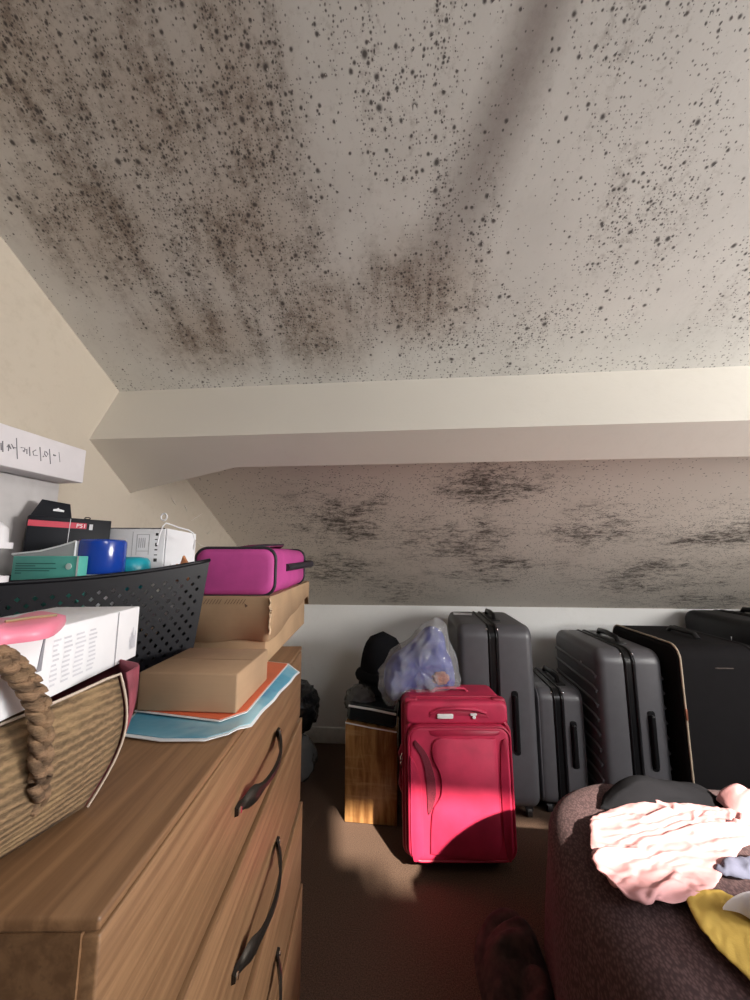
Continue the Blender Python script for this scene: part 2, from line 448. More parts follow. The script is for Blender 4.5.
for i in range(4):
    z1, z0 = zs[i] - .002, zs[i + 1] + .002
    dr = MB(); dr.box((hxD - .009 + outs[i], 0, (z0 + z1) / 2), (.018, CL - .004, z1 - z0))
    dr = dr.build('drawer', M_oak_edge, chest, bevel=.002)
    m = MB(); x1 = hxD - .02 + outs[i]
    m.box((x1 - .16, 0, z0 + .03), (.32, CL - .06, .012)); m.box((x1 - .16, -hyL + .035, z0 + .07), (.32, .012, .09)); m.box((x1 - .16, hyL - .035, z0 + .07), (.32, .012, .09))
    m.build('drawer_box', M_oak, dr)
    # bowed strap pull with spade-shaped ends
    ya, yb = (0.285 - hyL, 0.54 - hyL)
    zz = {0: .795, 1: .595, 2: .405, 3: .20}[i]
    xf = hxD + outs[i]; mb = MB(); N = 22; loops = []
    for k in range(N + 1):
        t = k / N; y = ya + (yb - ya) * t
        out = .003 + .026 * math.sin(math.pi * min(1, max(0, (t - .06) / .88))) ** .75
        e = min(t, 1 - t)
        hw = .0050 + .0095 * math.exp(-((e - .16) / .07) ** 2) + (.001 if e < .05 else 0)
        th = .0026
        sag = .004 * math.sin(math.pi * t)
        loops.append([(xf + out - th, y, zz - hw - sag), (xf + out + th, y, zz - hw * .7 - sag), (xf + out + th, y, zz + hw * .7 - sag), (xf + out - th, y, zz + hw - sag)])
    mb.loft(loops); mb.build('handle', M_bronze, dr, smooth=60)
    for y in (ya + .006, yb - .006):
        s_ = MB(); s_.tube([(xf, y, zz), (xf + .008, y, zz)], .0042, 10); s_.build('screw', M_chrome, dr)

def on_chest(x, y, z=0): return chest.location + ex * x + ey * y + Vector((0, 0, CT + z))

# ================================================================== THINGS ON THE CHEST
M_kraft = cardboard('kraft_board', (0.42, 0.275, 0.165), 2)
M_kraft2 = cardboard('carton_board', (0.47, 0.315, 0.185), 2)
M_tear = plain('torn_board', (0.56, 0.40, 0.26), 0.9, var=.3, scale=120)
M_ink = plain('brown_ink', (0.13, 0.075, 0.05), 0.8)
M_blackink = plain('black_ink', (0.03, 0.03, 0.035), 0.6)
M_greyink = plain('grey_print', (0.46, 0.46, 0.49), 0.6)
M_paper = plain('white_card', (0.80, 0.80, 0.83), 0.6, var=.02)

# blue printed carrier bag lying flat, with an orange sheet on it
def sheet(name, pts, z, th, mat, parent=None, droop=None, sub=6):
    """flat piece with an outline given in world x,y, gently uneven"""
    pts = [Vector((p[0], p[1])) for p in pts]; out = []
    for i, p in enumerate(pts):
        q = pts[(i + 1) % len(pts)]
        for k in range(sub): out.append(p.lerp(q, k / sub))
    c = sum(out, Vector((0, 0))) / len(out)
    def zz(p):
        return z + (droop(p) if droop else 0)
    rings = []
    for s in (0.0, .25, .5, .7, .85, .95, 1.0):
        rings.append([Vector((c.x + (p.x - c.x) * max(s, .01), c.y + (p.y - c.y) * max(s, .01), 0)) for p in out])
    top = [[Vector((p.x, p.y, zz(p) + th)) for p in r] for r in rings]
    bot = [[Vector((p.x, p.y, zz(p))) for p in r] for r in reversed(rings)]
    m = MB(); m.loft(top + bot)
    return m.build(name, mat, parent, smooth=50)
def plast_print():
    M = Mat('blue_printed_plastic', (0.2, 0.45, 0.6), 0.28)
    v = M.coord(); a = M.noise(v, 7, 3, 0.5, 0.5); b = M.noise(v, 26, 3)
    c = M.mix(a.step(0.40, 0.62), (0.10, 0.33, 0.47), (0.36, 0.58, 0.66))
    c = M.mix(b.step(0.60, 0.68) * 0.5, c, (0.12, 0.22, 0.42))
    M.color(c); M.bump(M.noise(v, 18, 3), 0.35, 0.006)
    return M.m
M_blueplastic = plast_print()
M_whitefilm = plain('white_film', (0.80, 0.82, 0.84), 0.3)
M_orange = plain('orange_plastic', (0.80, 0.16, 0.07), 0.38, var=.05)
def over_edge(p):                     # how far the bag reaches past the front edge of the chest, and how it sags there
    d = (Vector((p[0], p[1], 0)) - cor).dot(ex)
    return -max(0, d - .0) * 0.55 + 0.0015 * math.sin(p[1] * 60) + .0015
bagpts = [hz(113, 738, CT), hz(160, 744, CT), hz(205, 744, CT), hz(228, 738, CT), hz(252, 723, CT), hz(268, 704, CT), hz(300, 666, CT), hz(285, 664, CT), hz(235, 668, CT), hz(170, 690, CT), hz(134, 715, CT)]
inset = lambda P, k: [c_ + (p - c_) * k for c_ in [sum(P, Vector()) / len(P)] for p in P]
blue = thing('carrier_bag', 'blue printed plastic bag with white edge, flat under the orange sheet on the chest', 'bag')
sheet('white_edge', bagpts, CT + .001, .0012, M_whitefilm, blue, over_edge)
sheet('printed_panel', inset(bagpts, .965), CT + .0026, .0008, M_blueplastic, blue, over_edge)
orpts = [hz(134, 716, CT), hz(219, 727, CT), hz(247, 717, CT), hz(289, 667, CT), hz(262, 664, CT), hz(178, 678, CT)]
org = thing('orange_folder', 'orange plastic sheet with white border lying under the small kraft box', 'folder')
sheet('white_border', orpts, CT + .0065, .001, M_whitefilm, org)
sheet('orange_panel', inset(orpts, .968), CT + .0078, .0008, M_orange, org)

# small kraft box
def carton(name, label, cat, c4, z0, z1, mat, group=None):
    """closed box from its four base corners in order"""
    t = thing(name, label, cat, (sum(p[0] for p in c4) / 4, sum(p[1] for p in c4) / 4, z0))
    o = t.location
    m = MB(); m.loft([[(p[0] - o[0], p[1] - o[1], 0) for p in c4], [(p[0] - o[0], p[1] - o[1], z1 - z0) for p in c4]])
    b = m.build('carton', mat, t, bevel=.003)
    return t, b
zk = CT + .009
kq = [hz(136, 711, zk), hz(236, 714, zk)]
kd = Vector((-.075, .99, 0)).normalized() * .162
kq = [kq[0], kq[1], kq[1] + kd, kq[0] + kd]
kraft, _ = carton('kraft_box', 'small closed kraft cardboard box on the orange sheet', 'box', kq, zk, zk + .058, M_kraft)
o = kraft.location; w = (kq[1] - kq[0]).normalized()
m = MB(); mid = (kq[0] + kq[1]) / 2 - o
m.loft([[(p.x, p.y, .0582) for p in (kq[0] - o + w * .004 + kd * .49, kq[1] - o - w * .004 + kd * .49, kq[1] - o - w * .004 + kd * .505, kq[0] - o + w * .004 + kd * .505)],
        [(p.x, p.y, .0586) for p in (kq[0] - o + w * .004 + kd * .49, kq[1] - o - w * .004 + kd * .49, kq[1] - o - w * .004 + kd * .505, kq[0] - o + w * .004 + kd * .505)]])
m.build('lid_seam', cardboard('kraft_seam', (0.35, 0.22, 0.13)), kraft)

# lidded brown carton under the pink case
by = 0.895
f0, f1 = hy(190, 596, by), hy(270, 597, by)
ctop = 1.053
bd = Vector((-.055, .56, 0))
big = thing('cardboard_carton', 'brown lidded cardboard carton with torn corner under the pink case', 'box', ((f0.x + f1.x) / 2, by + .15, CT))
o = Vector(big.location)
base4 = [Vector((f0.x + .012, by + .006, 0)), Vector((f1.x - .008, by + .006, 0)), Vector((f1.x - .012, by, 0)) + bd * .96, Vector((f0.x + .012, by, 0)) + bd * .96]
lid4 = [Vector((f0.x, by, 0)), Vector((f1.x, by, 0)), Vector((f1.x, by, 0)) + bd, Vector((f0.x, by, 0)) + bd]
m = MB(); m.loft([[p - Vector((o.x, o.y, 0)) for p in base4], [p - Vector((o.x, o.y, -.12)) for p in base4]]); m.build('body', M_kraft2, big, bevel=.003)
# lid skirt, crushed outward on the right-hand side
N = 12; lo, hi = [], []
for s in range(4):
    a, b_ = lid4[s], lid4[(s + 1) % 4]
    for k in range(N):
        p = a.lerp(b_, k / N) - Vector((o.x, o.y, 0)); t = k / N
        bulge = 0; drop = .085
        if s == 1: bulge = .006 * math.sin(math.pi * t) + .003 * math.sin(9 * t); drop = .10 - .055 * t + .004 * math.sin(14 * t)
        if s == 0: drop = .10 + .004 * math.sin(7 * t)
        nrm = Vector(((b_ - a).y, -(b_ - a).x, 0)).normalized()
        lo.append(p + nrm * bulge + Vector((0, 0, ctop - CT - drop))); hi.append(p + nrm * bulge * .3 + Vector((0, 0, ctop - CT)))
m = MB(); m.loft([lo, hi], cap=False); m.add(hi, [tuple(range(len(hi)))])
lid = m.build('lid', M_kraft2, big, smooth=40, weld=True); modifier(lid, 'SOLIDIFY', thickness=.004, offset=-1)
# torn strip at the front corner, and the printed marks along the top of the front
c_ = lid4[1] - Vector((o.x, o.y, 0)); random.seed(4); m = MB()
pts = [c_ + Vector((.0022 + random.uniform(-.002, .002), -.0022 + random.uniform(-.001, .001), ctop - CT - .003 - .009 * k)) for k in range(10)]
m.tube(pts, [random.uniform(.0016, .004) for _ in pts], 6); m.build('torn_edge', M_tear, lid, smooth=80)
m = MB(); yy = by - o.y - .0007
for k, u in enumerate([205, 208, 211, 214, 217, 220, 226, 229, 232, 235, 238, 241, 244]):
    p = hy(u, 601.5, by); x = p.x - o.x; z = p.z - CT
    m.add([(x - .004, yy, z - .006), (x - .0025, yy, z - .006), (x + .0045, yy, z + .005), (x + .003, yy, z + .005)], [(0, 1, 2, 3)])
p = hy(246, 605, by); x, z = p.x - o.x, p.z - CT
m.add([(x - .004, yy, z + .004), (x + .005, yy, z - .002), (x - .001, yy, z - .006)], [(0, 1, 2)])
m.build('printed_marks', M_ink, lid)

# pink vanity case
M_pink = plain('magenta_fabric', (0.52, 0.065, 0.29), 0.7, var=.10, scale=12, bump=.25, bscale=600)
M_piping = plain('black_binding', (0.025, 0.022, 0.03), 0.5)
pw, ph, pl = .195, .112, .40
pc = hy(234, 593, by + .012)
pinkcase = thing('vanity_case', 'bright pink soft vanity case with black piping on the brown carton', 'bag', (pc.x - .004, by + .012, ctop + .001), R(5))
m = MB()
def case_loop(y, ins, lean=0):
    return [(a + lean, y, b + ph / 2) for a, b in rrect(pw - 2 * ins, ph - 2 * ins, .028, 6)]
loops = [case_loop(0, .016), case_loop(.0025, .006), case_loop(.009, .001), case_loop(.016, 0), case_loop(pl * .5, -.002), case_loop(pl - .02, 0), case_loop(pl - .006, .004), case_loop(pl, .016)]
m.loft(loops); body = m.build('body', M_pink, pinkcase, smooth=50)
for y in (.011, pl - .012):
    m = MB(); m.tube(case_loop(y, -.0005), .0042, 6, closed=True, up=(0, 1, 0)); m.build('piping', M_piping, pinkcase, smooth=80)
# handle on the right side: strap and the projecting grip
m = MB()
m.tube([(pw / 2 + .002, .12, .062), (pw / 2 + .007, .15, .063), (pw / 2 + .014, .26, .064), (pw / 2 + .030, .345, .066), (pw / 2 + .026, .375, .068), (pw / 2 + .001, .385, .068)], .010, 8, flat=1, up=(1, 0, 0)); 
hd = m.build('side_strap', M_piping, pinkcase, smooth=60); hd.scale = (1, 1, 1)
m = MB(); pts = [(pw * .05, .03, ph - .001), (pw * .18, .06, ph + .005), (pw * .26, .13, ph + .009), (pw * .28, .20, ph + .011), (pw * .16, .25, ph + .004)]
loops = [[(x - .016, y, z), (x + .016, y, z - .002), (x + .016, y, z + .003), (x - .016, y, z + .005)] for x, y, z in pts]
m.loft(loops); m.build('top_strap', plain('maroon_strap', (0.20, 0.03, 0.09), 0.7), pinkcase, smooth=60)
m = MB(); m.tube([(x + .015, y, z + .003) for x, y, z in pts], .003, 6); m.build('strap_binding', M_piping, pinkcase, smooth=80)

# black perforated plastic basket
M_blackplastic = plain('black_plastic', (0.007, 0.007, 0.010), 0.42)
M_blackplastic.node_tree.nodes['Principled BSDF'].inputs['Specular IOR Level'].default_value = 0.25
bk = [Vector((-.645, .525, 0)), Vector((-.425, .79, 0))]
bdir = (bk[1] - bk[0]).normalized(); bperp = Vector((-bdir.y, bdir.x, 0))
BW = .185
rim = [bk[0], bk[1], bk[1] + bperp * BW, bk[0] + bperp * BW]
bc = sum(rim, Vector()) / 4
basket = thing('perforated_basket', 'black perforated plastic basket full of small packages, beside the left wall', 'basket', (bc.x, bc.y, CT))
rim = [p - bc for p in rim]
def brim(s, t):        # z of the rim along side s
    return .205 + (.032 * (t ** 2.2) if s == 0 else .032 * (1 - t) ** 2.2 if s == 1 else .012 * math.sin(math.pi * t))
def bpt(s, t, q):
    a, b_ = rim[s], rim[(s + 1) % 4]
    p = a.lerp(b_, t); z = q * brim(s, t) if s in (0, 1) else q * .207
    k = .84 + .16 * q ** .8
    return Vector((p.x * k, p.y * k, z + .002))
side_objs = []
for s in range(4):
    m = MB(); L = (rim[(s + 1) % 4] - rim[s]).length
    nx, nz = int(L / .0105), 19
    for i in range(nx):
        for j in range(nz):
            c4 = [bpt(s, (i + a) / nx, (j + b_) / nz) for a, b_ in ((0, 0), (1, 0), (1, 1), (0, 1))]
            solid = j in (0, nz - 1, nz - 2) or i in (0, nx - 1) or ((i + j) % 2)
            if solid: m.add(c4, [(0, 1, 2, 3)])
            else:
                cc = sum(c4, Vector()) / 4
                inn = [cc + ((c4[k] + c4[(k + 1) % 4]) / 2 - cc) * .74 for k in range(4)]
                m.add(c4 + inn, [(0, 1, 4), (1, 2, 5), (2, 3, 6), (3, 0, 7), (0, 4, 7), (1, 5, 4), (2, 6, 5), (3, 7, 6)])
    o_ = m.build('side_panel', M_blackplastic, basket, weld=True); modifier(o_, 'SOLIDIFY', thickness=.0022, offset=0)
m = MB(); loop = [bpt(s, k / 14, 1.0) for s in range(4) for k in range(14)]
m.tube(loop, .0042, 6, closed=True, up=(.01, 0, 1)); m.build('rim', M_blackplastic, basket, smooth=80)
m = MB(); q = [Vector((p.x * .84, p.y * .84, .001)) for p in rim]; m.loft([q, [p + Vector((0, 0, .003)) for p in q]]); m.build('base', M_blackplastic, basket)

# jar with blue lid
M_bluelid = plain('blue_gloss_plastic', (0.01, 0.05, 0.33), 0.18, var=.02)
jp = hy(100, 575, .70)
jar = thing('cosmetic_jar', 'white jar with a glossy royal blue lid standing in the black basket', 'jar', (jp.x, jp.y, CT + .006))
zl = jp.z - CT - .006
m = MB(); m.lathe([(.032, 0), (.037, .004), (.038, zl - .002), (.0375, zl + .004)]); m.build('jar_body', plain('white_gloss', (0.75, 0.76, 0.8), 0.25), jar, smooth=40)
m = MB(); m.lathe([(.0390, zl + .003), (.0404, zl + .006), (.0404, zl + .058), (.0392, zl + .064), (.036, zl + .067), (.032, zl + .0673), (.0305, zl + .0655), (.001, zl + .0655)], 40); m.build('lid', M_bluelid, jar, smooth=35)

def oriented_box(name, label, cat, p0, p1, depth, z0, z1, mat, group=None, bevel=.0015, tilt=0.0):
    """upright box: front face from p0 to p1 (world xy), going back by depth; local frame x along the front, y back"""
    p0, p1 = Vector((p0[0], p0[1], 0)), Vector((p1[0], p1[1], 0)); d = p1 - p0
    t = thing(name, label, cat, (p0.x, p0.y, z0), rot=(0, tilt, math.atan2(d.y, d.x)), group=group)
    m = MB(); m.box((d.length / 2, depth / 2, (z1 - z0) / 2), (d.length, depth, z1 - z0))
    m.build('carton', mat, t, bevel=bevel)
    return t, d.length
def strip(m, x0, x1, z0, z1, y=-.0006): m.add([(x0, y, z0), (x1, y, z0), (x1, y, z1), (x0, y, z1)], [(0, 1, 2, 3)])

# teal carton
M_teal = plain('teal_card', (0.09, 0.42, 0.36), 0.55, var=.05)
a0, a1 = hy(10, 580, .635), hy(77, 579, .635)
teal, L = oriented_box('teal_package', 'teal printed carton beside the blue-lidded jar in the basket', 'box', a0, a1, .020, CT + .12, hy(40, 556, .635).z, M_teal)
tz = hy(40, 556, .635).z - CT - .12
m = MB(); random.seed(2)
for k, w_ in enumerate((.60, .30, .62, .52, .1)): strip(m, L * .06, L * (.06 + w_), tz - .014 - .0042 * k, tz - .0123 - .0042 * k)
m.build('printed_text', plain('dark_teal_ink', (0.02, 0.16, 0.15), 0.6), teal)
m = MB(); m.tube([(L * .86, -.0012, tz - .018), (L * .86, .0005, tz - .018)], .0055, 16); m.build('round_emblem', plain('pale_mint', (0.6, 0.78, 0.74), 0.5), teal)
m = MB(); strip(m, L * .975, L, 0, tz, -.0008); m.build('white_edge', M_paper, teal)
# clear packet lying over it
def clear_mat(name, tint, amt, rough=0.08, bump=0.0, bs=30):
    M = Mat(name, tint, rough)
    tr = M.node('ShaderNodeBsdfTransparent'); tr.inputs[0].default_value = (*[0.5 + 0.5 * c for c in tint], 1)
    mx = M.node('ShaderNodeMixShader'); mx.inputs[0].default_value = amt
    M.link(tr.outputs[0], mx.inputs[1]); M.link(M.b.outputs[0], mx.inputs[2])
    M.link(mx.outputs[0], M.nt.nodes['Material Output'].inputs['Surface'])
    if bump: M.bump(M.noise(M.coord(), bs, 4), bump, 0.01)
    return M.m
M_film = clear_mat('clear_film', (0.75, 0.76, 0.78), 0.42, 0.12)
pk = [hy(12, 554, .645), hy(40, 551, .648), hy(60, 546, .65), hy(76, 541, .652)]
bt = hy(76, 556, .652).z
pack = thing('clear_packet', 'clear plastic packet with white seam on top of the teal carton', 'packet')
m = MB(); lo = [Vector((p.x, p.y, bt)) for p in pk]
m.loft([[p, p + Vector((-.004, .012, .0))] + [q + Vector((-.004, .012, 0)), q] for p, q in zip(lo, pk)]); m.build('film', M_film, pack)
m = MB(); m.tube(pk, .0016, 6); m.tube([pk[3], lo[3]], .0014, 6); m.build('seam', M_paper, pack)

# black box with red stripe and hang tab
M_black = plain('black_card', (0.007, 0.008, 0.012), 0.5, spec=.2)
M_red = plain('red_print', (0.55, 0.025, 0.06), 0.5)
a0, a1 = hy(22, 545, .69), hy(107, 545, .80)
zt = hy(24, 514.5, .69).z; z0 = CT + .15
blk, L = oriented_box('black_package', 'black retail box with red stripe and hang tab behind the blue-lidded jar', 'box', a0, a1, .025, z0, zt, M_black, tilt=R(1.5))
h = zt - z0
m = MB(); strip(m, 0.0, L * .68, h - .0215, h - .0095); m.build('red_stripe', M_red, blk)
xs = L * .47
m = MB(); strip(m, xs, xs + .0012, 0.0, h - .002, -.0012); m.build('seam', plain('silver_line', (0.55, 0.55, 0.6), 0.4), blk)
text_mesh('lettering', 'P51', .0115, M_paper, blk, Matrix.Translation((L * .55, -.0014, h - .0160)) @ Matrix.Rotation(math.pi / 2, 4, 'X'))
m = MB(); strip(m, L * .715, L * .76, h - .023, h - .011, -.001); m.build('white_mark', plain('pale_grey', (0.55, 0.55, 0.58), .5), blk)
m = MB(); m.loft([[(L * .02, .014, h), (L * .50, .014, h), (L * .47, .024, h + .031), (L * .13, .024, h + .036)], [(L * .02, .016, h), (L * .50, .016, h), (L * .47, .026, h + .031), (L * .13, .026, h + .036)]])
tab = m.build('hang_tab', M_black, blk)
m = MB(); m.loft([[(L * .27, .0166, h + .013), (L * .40, .0166, h + .012), (L * .40, .0175, h + .016), (L * .34, .0185, h + .018), (L * .33, .0190, h + .0205), (L * .31, .0185, h + .018), (L * .27, .0175, h + .0165)], [(L * .27, .0156, h + .013), (L * .40, .0156, h + .012), (L * .40, .0165, h + .016), (L * .34, .0175, h + .018), (L * .33, .0180, h + .0205), (L * .31, .0175, h + .018), (L * .27, .0165, h + .0165)]])
m.build('hook_slot', M_paper, tab)

# white box with printed symbols and an open flap end
a0, a1 = hy(107, 560, .81), hy(163, 560, .83)
zt = hy(110, 528, .81).z
wht, L = oriented_box('adapter_box', 'white box printed with a row of small symbols at the right of the black basket', 'box', a0, a1, .05, CT + .10, zt, M_paper)
h = zt - CT - .10
m = MB(); strip(m, L * .42, L * .43, h - .07, h - .008); strip(m, L * .50, L * .51, h - .06, h - .014); strip(m, L * .72, L * .73, h - .06, h - .014); strip(m, L * .50, L * .72, h - .015, h - .014); strip(m, L * .50, L * .72, h - .052, h - .051)
for k in range(4): strip(m, L * (.54 + .035 * k), L * (.55 + .035 * k), h - .044, h - .022)
m.build('printed_lines', M_greyink, wht)
m = MB()
for k, (a, b_) in enumerate(((.006, .006), (.007, .002), (.005, .008), (.006, .003), (.007, .002), (.007, .007))):
    z = h - .014 - .0115 * k; strip(m, L * .86 - a / 2, L * .86 + a / 2, z - b_ / 2, z + b_ / 2)
m.build('symbols', M_blackink, wht)
m = MB(); strip(m, 0, L, h - .0015, h + .0006, -.0006); m.build('top_line', M_blackink, wht)
# the flap side, angled back to the right
fp0, fp1 = a1, hy(193, 560, .875)
flap = thing('folded_card', 'plain white folded card standing behind the orange clip in the basket', 'card', (fp0.x + .002, fp0.y + .003, CT + .10), math.atan2(fp1.y - fp0.y, fp1.x - fp0.x))
Lf = Vector((fp1.x - fp0.x, fp1.y - fp0.y)).length; hf_ = hy(192, 534, .875).z - CT - .10
m = MB(); m.loft([[(0, 0, 0), (Lf, 0, 0), (Lf, 0, hf_), (0, 0, h)], [(0, .003, 0), (Lf, .003, 0), (Lf, .003, hf_), (0, .003, h)]]); m.build('panel', M_paper, flap)
m = MB(); m.loft([[(Lf * .2, -.001, h * .62), (Lf * .86, -.001, h * .62), (Lf, -.006, hf_ * .35), (Lf * .1, -.006, hf_ * .35)], [(Lf * .2, -.003, h * .62), (Lf * .86, -.003, h * .62), (Lf, -.009, hf_ * .35), (Lf * .1, -.009, hf_ * .35)]]); m.build('inner_flap', M_paper, flap)
# white cord with a ring
cordp = [hy(u, v, y) for u, v, y in ((157, 545, .78), (160, 533, .78), (163, 526, .78), (166, 523, .785), (172, 525, .79), (180, 528, .80), (188, 530, .81), (193, 533, .82), (195, 540, .82), (193, 550, .82))]
cord = thing('looped_string', 'thin white looped cord hanging over the white box', 'cord')
m = MB(); m.tube(cordp, .0016, 6); m.build('string', M_paper, cord, smooth=80)
rc = hy(164, 517, .78)
m = MB(); m.tube([rc + Vector((math.cos(t) * .0068, 0, math.sin(t) * .0075)) for t in [2 * math.pi * k / 16 for k in range(16)]], .0018, 6, closed=True, up=(0, 1, 0)); m.build('ring', M_paper, cord, smooth=80)
# teal rounded pot
tp = hy(132, 566, .765)
m = MB(); m.lathe([(.030, -.06), (.034, -.055), (.035, -.012), (.033, .002), (.027, .0085), (.012, .011), (.001, .0112)], 28)
tl = m.build('teal_lid_pot', plain('cyan_plastic', (0.01, 0.30, 0.38), 0.3), smooth=60); tl.location = (tp.x, tp.y, tp.z + .008)
tag(tl, 'rounded cyan plastic pot right of the blue-lidded jar', 'pot')
# low white tin lid, orange-brown claw clip, pink roll
wp = hy(152, 575, .775)
m = MB(); m.lathe([(.019, -.05), (.020, -.002), (.0185, .0), (.017, -.001), (.001, -.001)], 24)
tl = m.build('white_pot', plain('ivory_plastic', (0.72, 0.70, 0.66), 0.4), smooth=50); tl.location = wp + Vector((0, 0, .005)); tag(tl, 'small ivory pot rim at the basket edge below the white box', 'pot')
cp = hy(184, 567, .785)
clip = thing('claw_clip', 'orange-brown claw hair clip peeping over the basket rim', 'hair clip', cp + Vector((0, 0, -.03)))
M_clip = plain('amber_plastic', (0.50, 0.20, 0.09), 0.3, var=.25, scale=60)
m = MB(); pts = [(-.024, 0, .0), (-.022, .0, .034), (-.019, 0, .026), (-.016, 0, .037), (-.012, 0, .027), (-.007, 0, .038), (-.002, 0, .054), (.003, 0, .046), (.009, 0, .038), (.012, 0, .03), (.012, 0, 0)]
m.loft([[(x, -.004, z) for x, y, z in pts], [(x, .004, z) for x, y, z in pts]]); m.build('claw', M_clip, clip, bevel=.001)
m = MB(); m.tube([(.004, -.0046, .034), (.004, .0046, .034)], .004, 10); m.build('pivot', M_piping, clip)
pp = hy(88, 521, .855)
roll = thing('pink_roll', 'pale pink rolled fabric with a dark loop behind the black box', 'roll')
M_pale = plain('pale_pink_fabric', (0.72, 0.40, 0.43), 0.8, bump=.2)
d = Vector((.62, -.02, -.05)).normalized()
m = MB(); m.tube([pp + d * s + Vector((0, 0, -.012)) for s in (-.034, -.032, -.02, 0, .015, .022, .024)], [.004, .012, .016, .0165, .016, .011, .004], 14); m.build('rolled_fabric', M_pale, roll, smooth=60)
m = MB(); m.tube([pp + d * (.002 + .008 * math.cos(t)) + Vector((0, -.004, .006 + .0022 * math.sin(t))) for t in [2 * math.pi * k / 12 for k in range(12)]], .0012, 5, closed=True); m.build('elastic_loop', M_piping, roll)

# clear storage tubs at the left edge
M_tub = clear_mat('frosted_plastic', (0.78, 0.79, 0.82), 0.62, 0.25)
M_tublid = plain('white_plastic', (0.74, 0.73, 0.76), 0.35)
tx = hy(24, 560, .49).x; grp = 'stacked storage tubs'
def tub(name, label, zb_, zt_, lidh, peak):
    t = thing(name, label, 'storage tub', (tx - .075, .425, zb_), R(4), group=grp)
    m = MB(); pillow(m, .132, .10, 0, zt_ - zb_ - .002, .02, 0, 0, 'xyz', seg=3); o_ = m.build('tub', M_tub, t, smooth=40)
    m = MB(); pillow(m, .150, .118, zt_ - zb_ - .004, zt_ - zb_ + .004, .022, 0, 0, 'xyz'); m.build('lip', M_tublid, t, smooth=40)
    m = MB(); loops = [[(a, b_, zt_ - zb_ + z) for a, b_ in rrect(.142 - 2 * i, .11 - 2 * i, .02)] for z, i in ((.002, 0), (lidh * .75, .001), (lidh, .006), (lidh + peak, .035), (lidh + peak + .001, .05))]
    m.loft(loops); m.build('lid', M_tublid, t, smooth=40)
z_lip1 = hy(11, 586, .37).z; z_lip2 = hy(11, 543, .37).z
tub('storage_tub', 'clear plastic storage tub with white lip, lower one at the left edge', CT + .001, z_lip1, .006, .001)
tub('storage_tub', 'clear plastic tub with raised white lid, upper one at the left edge', z_lip1 + .0075, z_lip2, .031, .008)

# tall pale carton against the wall and the white box with handwriting on it
GX, WX = -.797, -.742
zg = hx(58, 481, GX).z
M_palegrey = plain('pale_grey_card', (0.50, 0.48, 0.48), 0.7)
yg = hx(58, 500, GX).y
g1 = thing('tall_carton', 'tall narrow pale grey carton standing against the left wall under the white box', 'box', ((GX - .848) / 2, (yg + .42) / 2, CT))
m = MB(); m.box((0, 0, (1.311 - CT) / 2), (GX + .848, yg - .42, 1.311 - CT)); m.build('carton', M_palegrey, g1, bevel=.002)
m = MB(); m.box((GX / 2 + .848 / 2 - .0 , 0, .30), (.0012, .04, .22)); m.build('tape_strip', plain('clear_tape', (0.55, 0.53, 0.5), .3), g1)
yw = hx(84.5, 470, WX).y
w1b = thing('long_white_box', 'long white cardboard box with pen handwriting, highest at the left wall', 'box', ((WX - .848) / 2, (yw + .30) / 2, 1.312))
hw_ = hx(82, 449, WX).z - 1.312
m = MB(); m.box((0, 0, hw_ / 2), (WX + .848, yw - .30, hw_)); m.build('carton', plain('lilac_white_card', (0.70, 0.665, 0.69), 0.6, var=.03), w1b, bevel=.002)
m = MB(); o = Vector(w1b.location)
def pen(m, pts, wpx=1.0):
    P = [hx(u, v, WX + .0008) - o for u, v in pts]
    m.tube(P, .0008 * wpx, 5)
for pts in ([(1, 443), (1.5, 450)], [(2.8, 441), (3, 452)], [(7, 447), (9, 444.5), (11, 449)], [(9, 445), (8.5, 451)], [(11.5, 444), (14, 449)], [(13, 447), (16, 448)], [(16.5, 438), (17.5, 459)],
            [(21, 447.5), (25, 448), (24, 452)], [(23, 451), (27, 449), (27, 454)], [(29.5, 447), (30, 456)], [(36, 450), (33, 451.5), (33.5, 455), (37.5, 455.5)], [(40, 447), (41, 461)], [(45, 451), (44.5, 454), (46.5, 456.5), (48, 454), (46, 451.5)], [(49.5, 449), (50.5, 464)], [(44, 456), (43, 457)]):
    pen(m, pts)
pen(m, [(53.5, 455), (55.5, 455.6)], 2.2); pen(m, [(59, 452), (60, 462)], .5)
m.build('handwriting', plain('pen_ink', (0.20, 0.19, 0.21), .6), w1b)

# jute tote with maroon gusset, and its contents
def jute(name, c, s):
    M = Mat(name, c, 0.9)
    v = M.coord((1, 1, 1))
    wv = M.node('ShaderNodeTexWave'); wv.bands_direction = 'Z'; M.link(v, wv.inputs['Vector'])
    wv.inputs['Scale'].default_value = s; wv.inputs['Distortion'].default_value = 2.5; wv.inputs['Detail'].default_value = 3; wv.inputs['Detail Scale'].default_value = 3
    w_ = S(M.nt, wv.outputs['Fac'])
    n = M.noise(M.coord((120, 120, 420)), 1.0, 4, .7); b = M.noise(v, 22, 4)
    h_ = w_ * 0.30 + n * 0.7
    c1 = M.mix(h_.step(0.25, 0.8), tuple(x * 0.45 for x in c), tuple(min(1, x * 1.25) for x in c))
    M.color(M.mix(b.step(0.45, 0.7) * 0.45, c1, (c[0] * 1.35, c[1] * 1.4, c[2] * 1.3)))
    M.bump(h_, 0.9, 0.006)
    return M.m
M_jute = jute('woven_jute', (0.30, 0.195, 0.105), 42)
M_rope = jute('jute_rope', (0.27, 0.165, 0.095), 25)
M_maroon = plain('maroon_fabric', (0.22, 0.045, 0.065), 0.7, var=.3, scale=30, bump=.2)
tote = thing('jute_tote', 'woven jute tote with maroon gusset, white piping and braided handle', 'bag', (-.40, .31, CT))
o = Vector(tote.location)
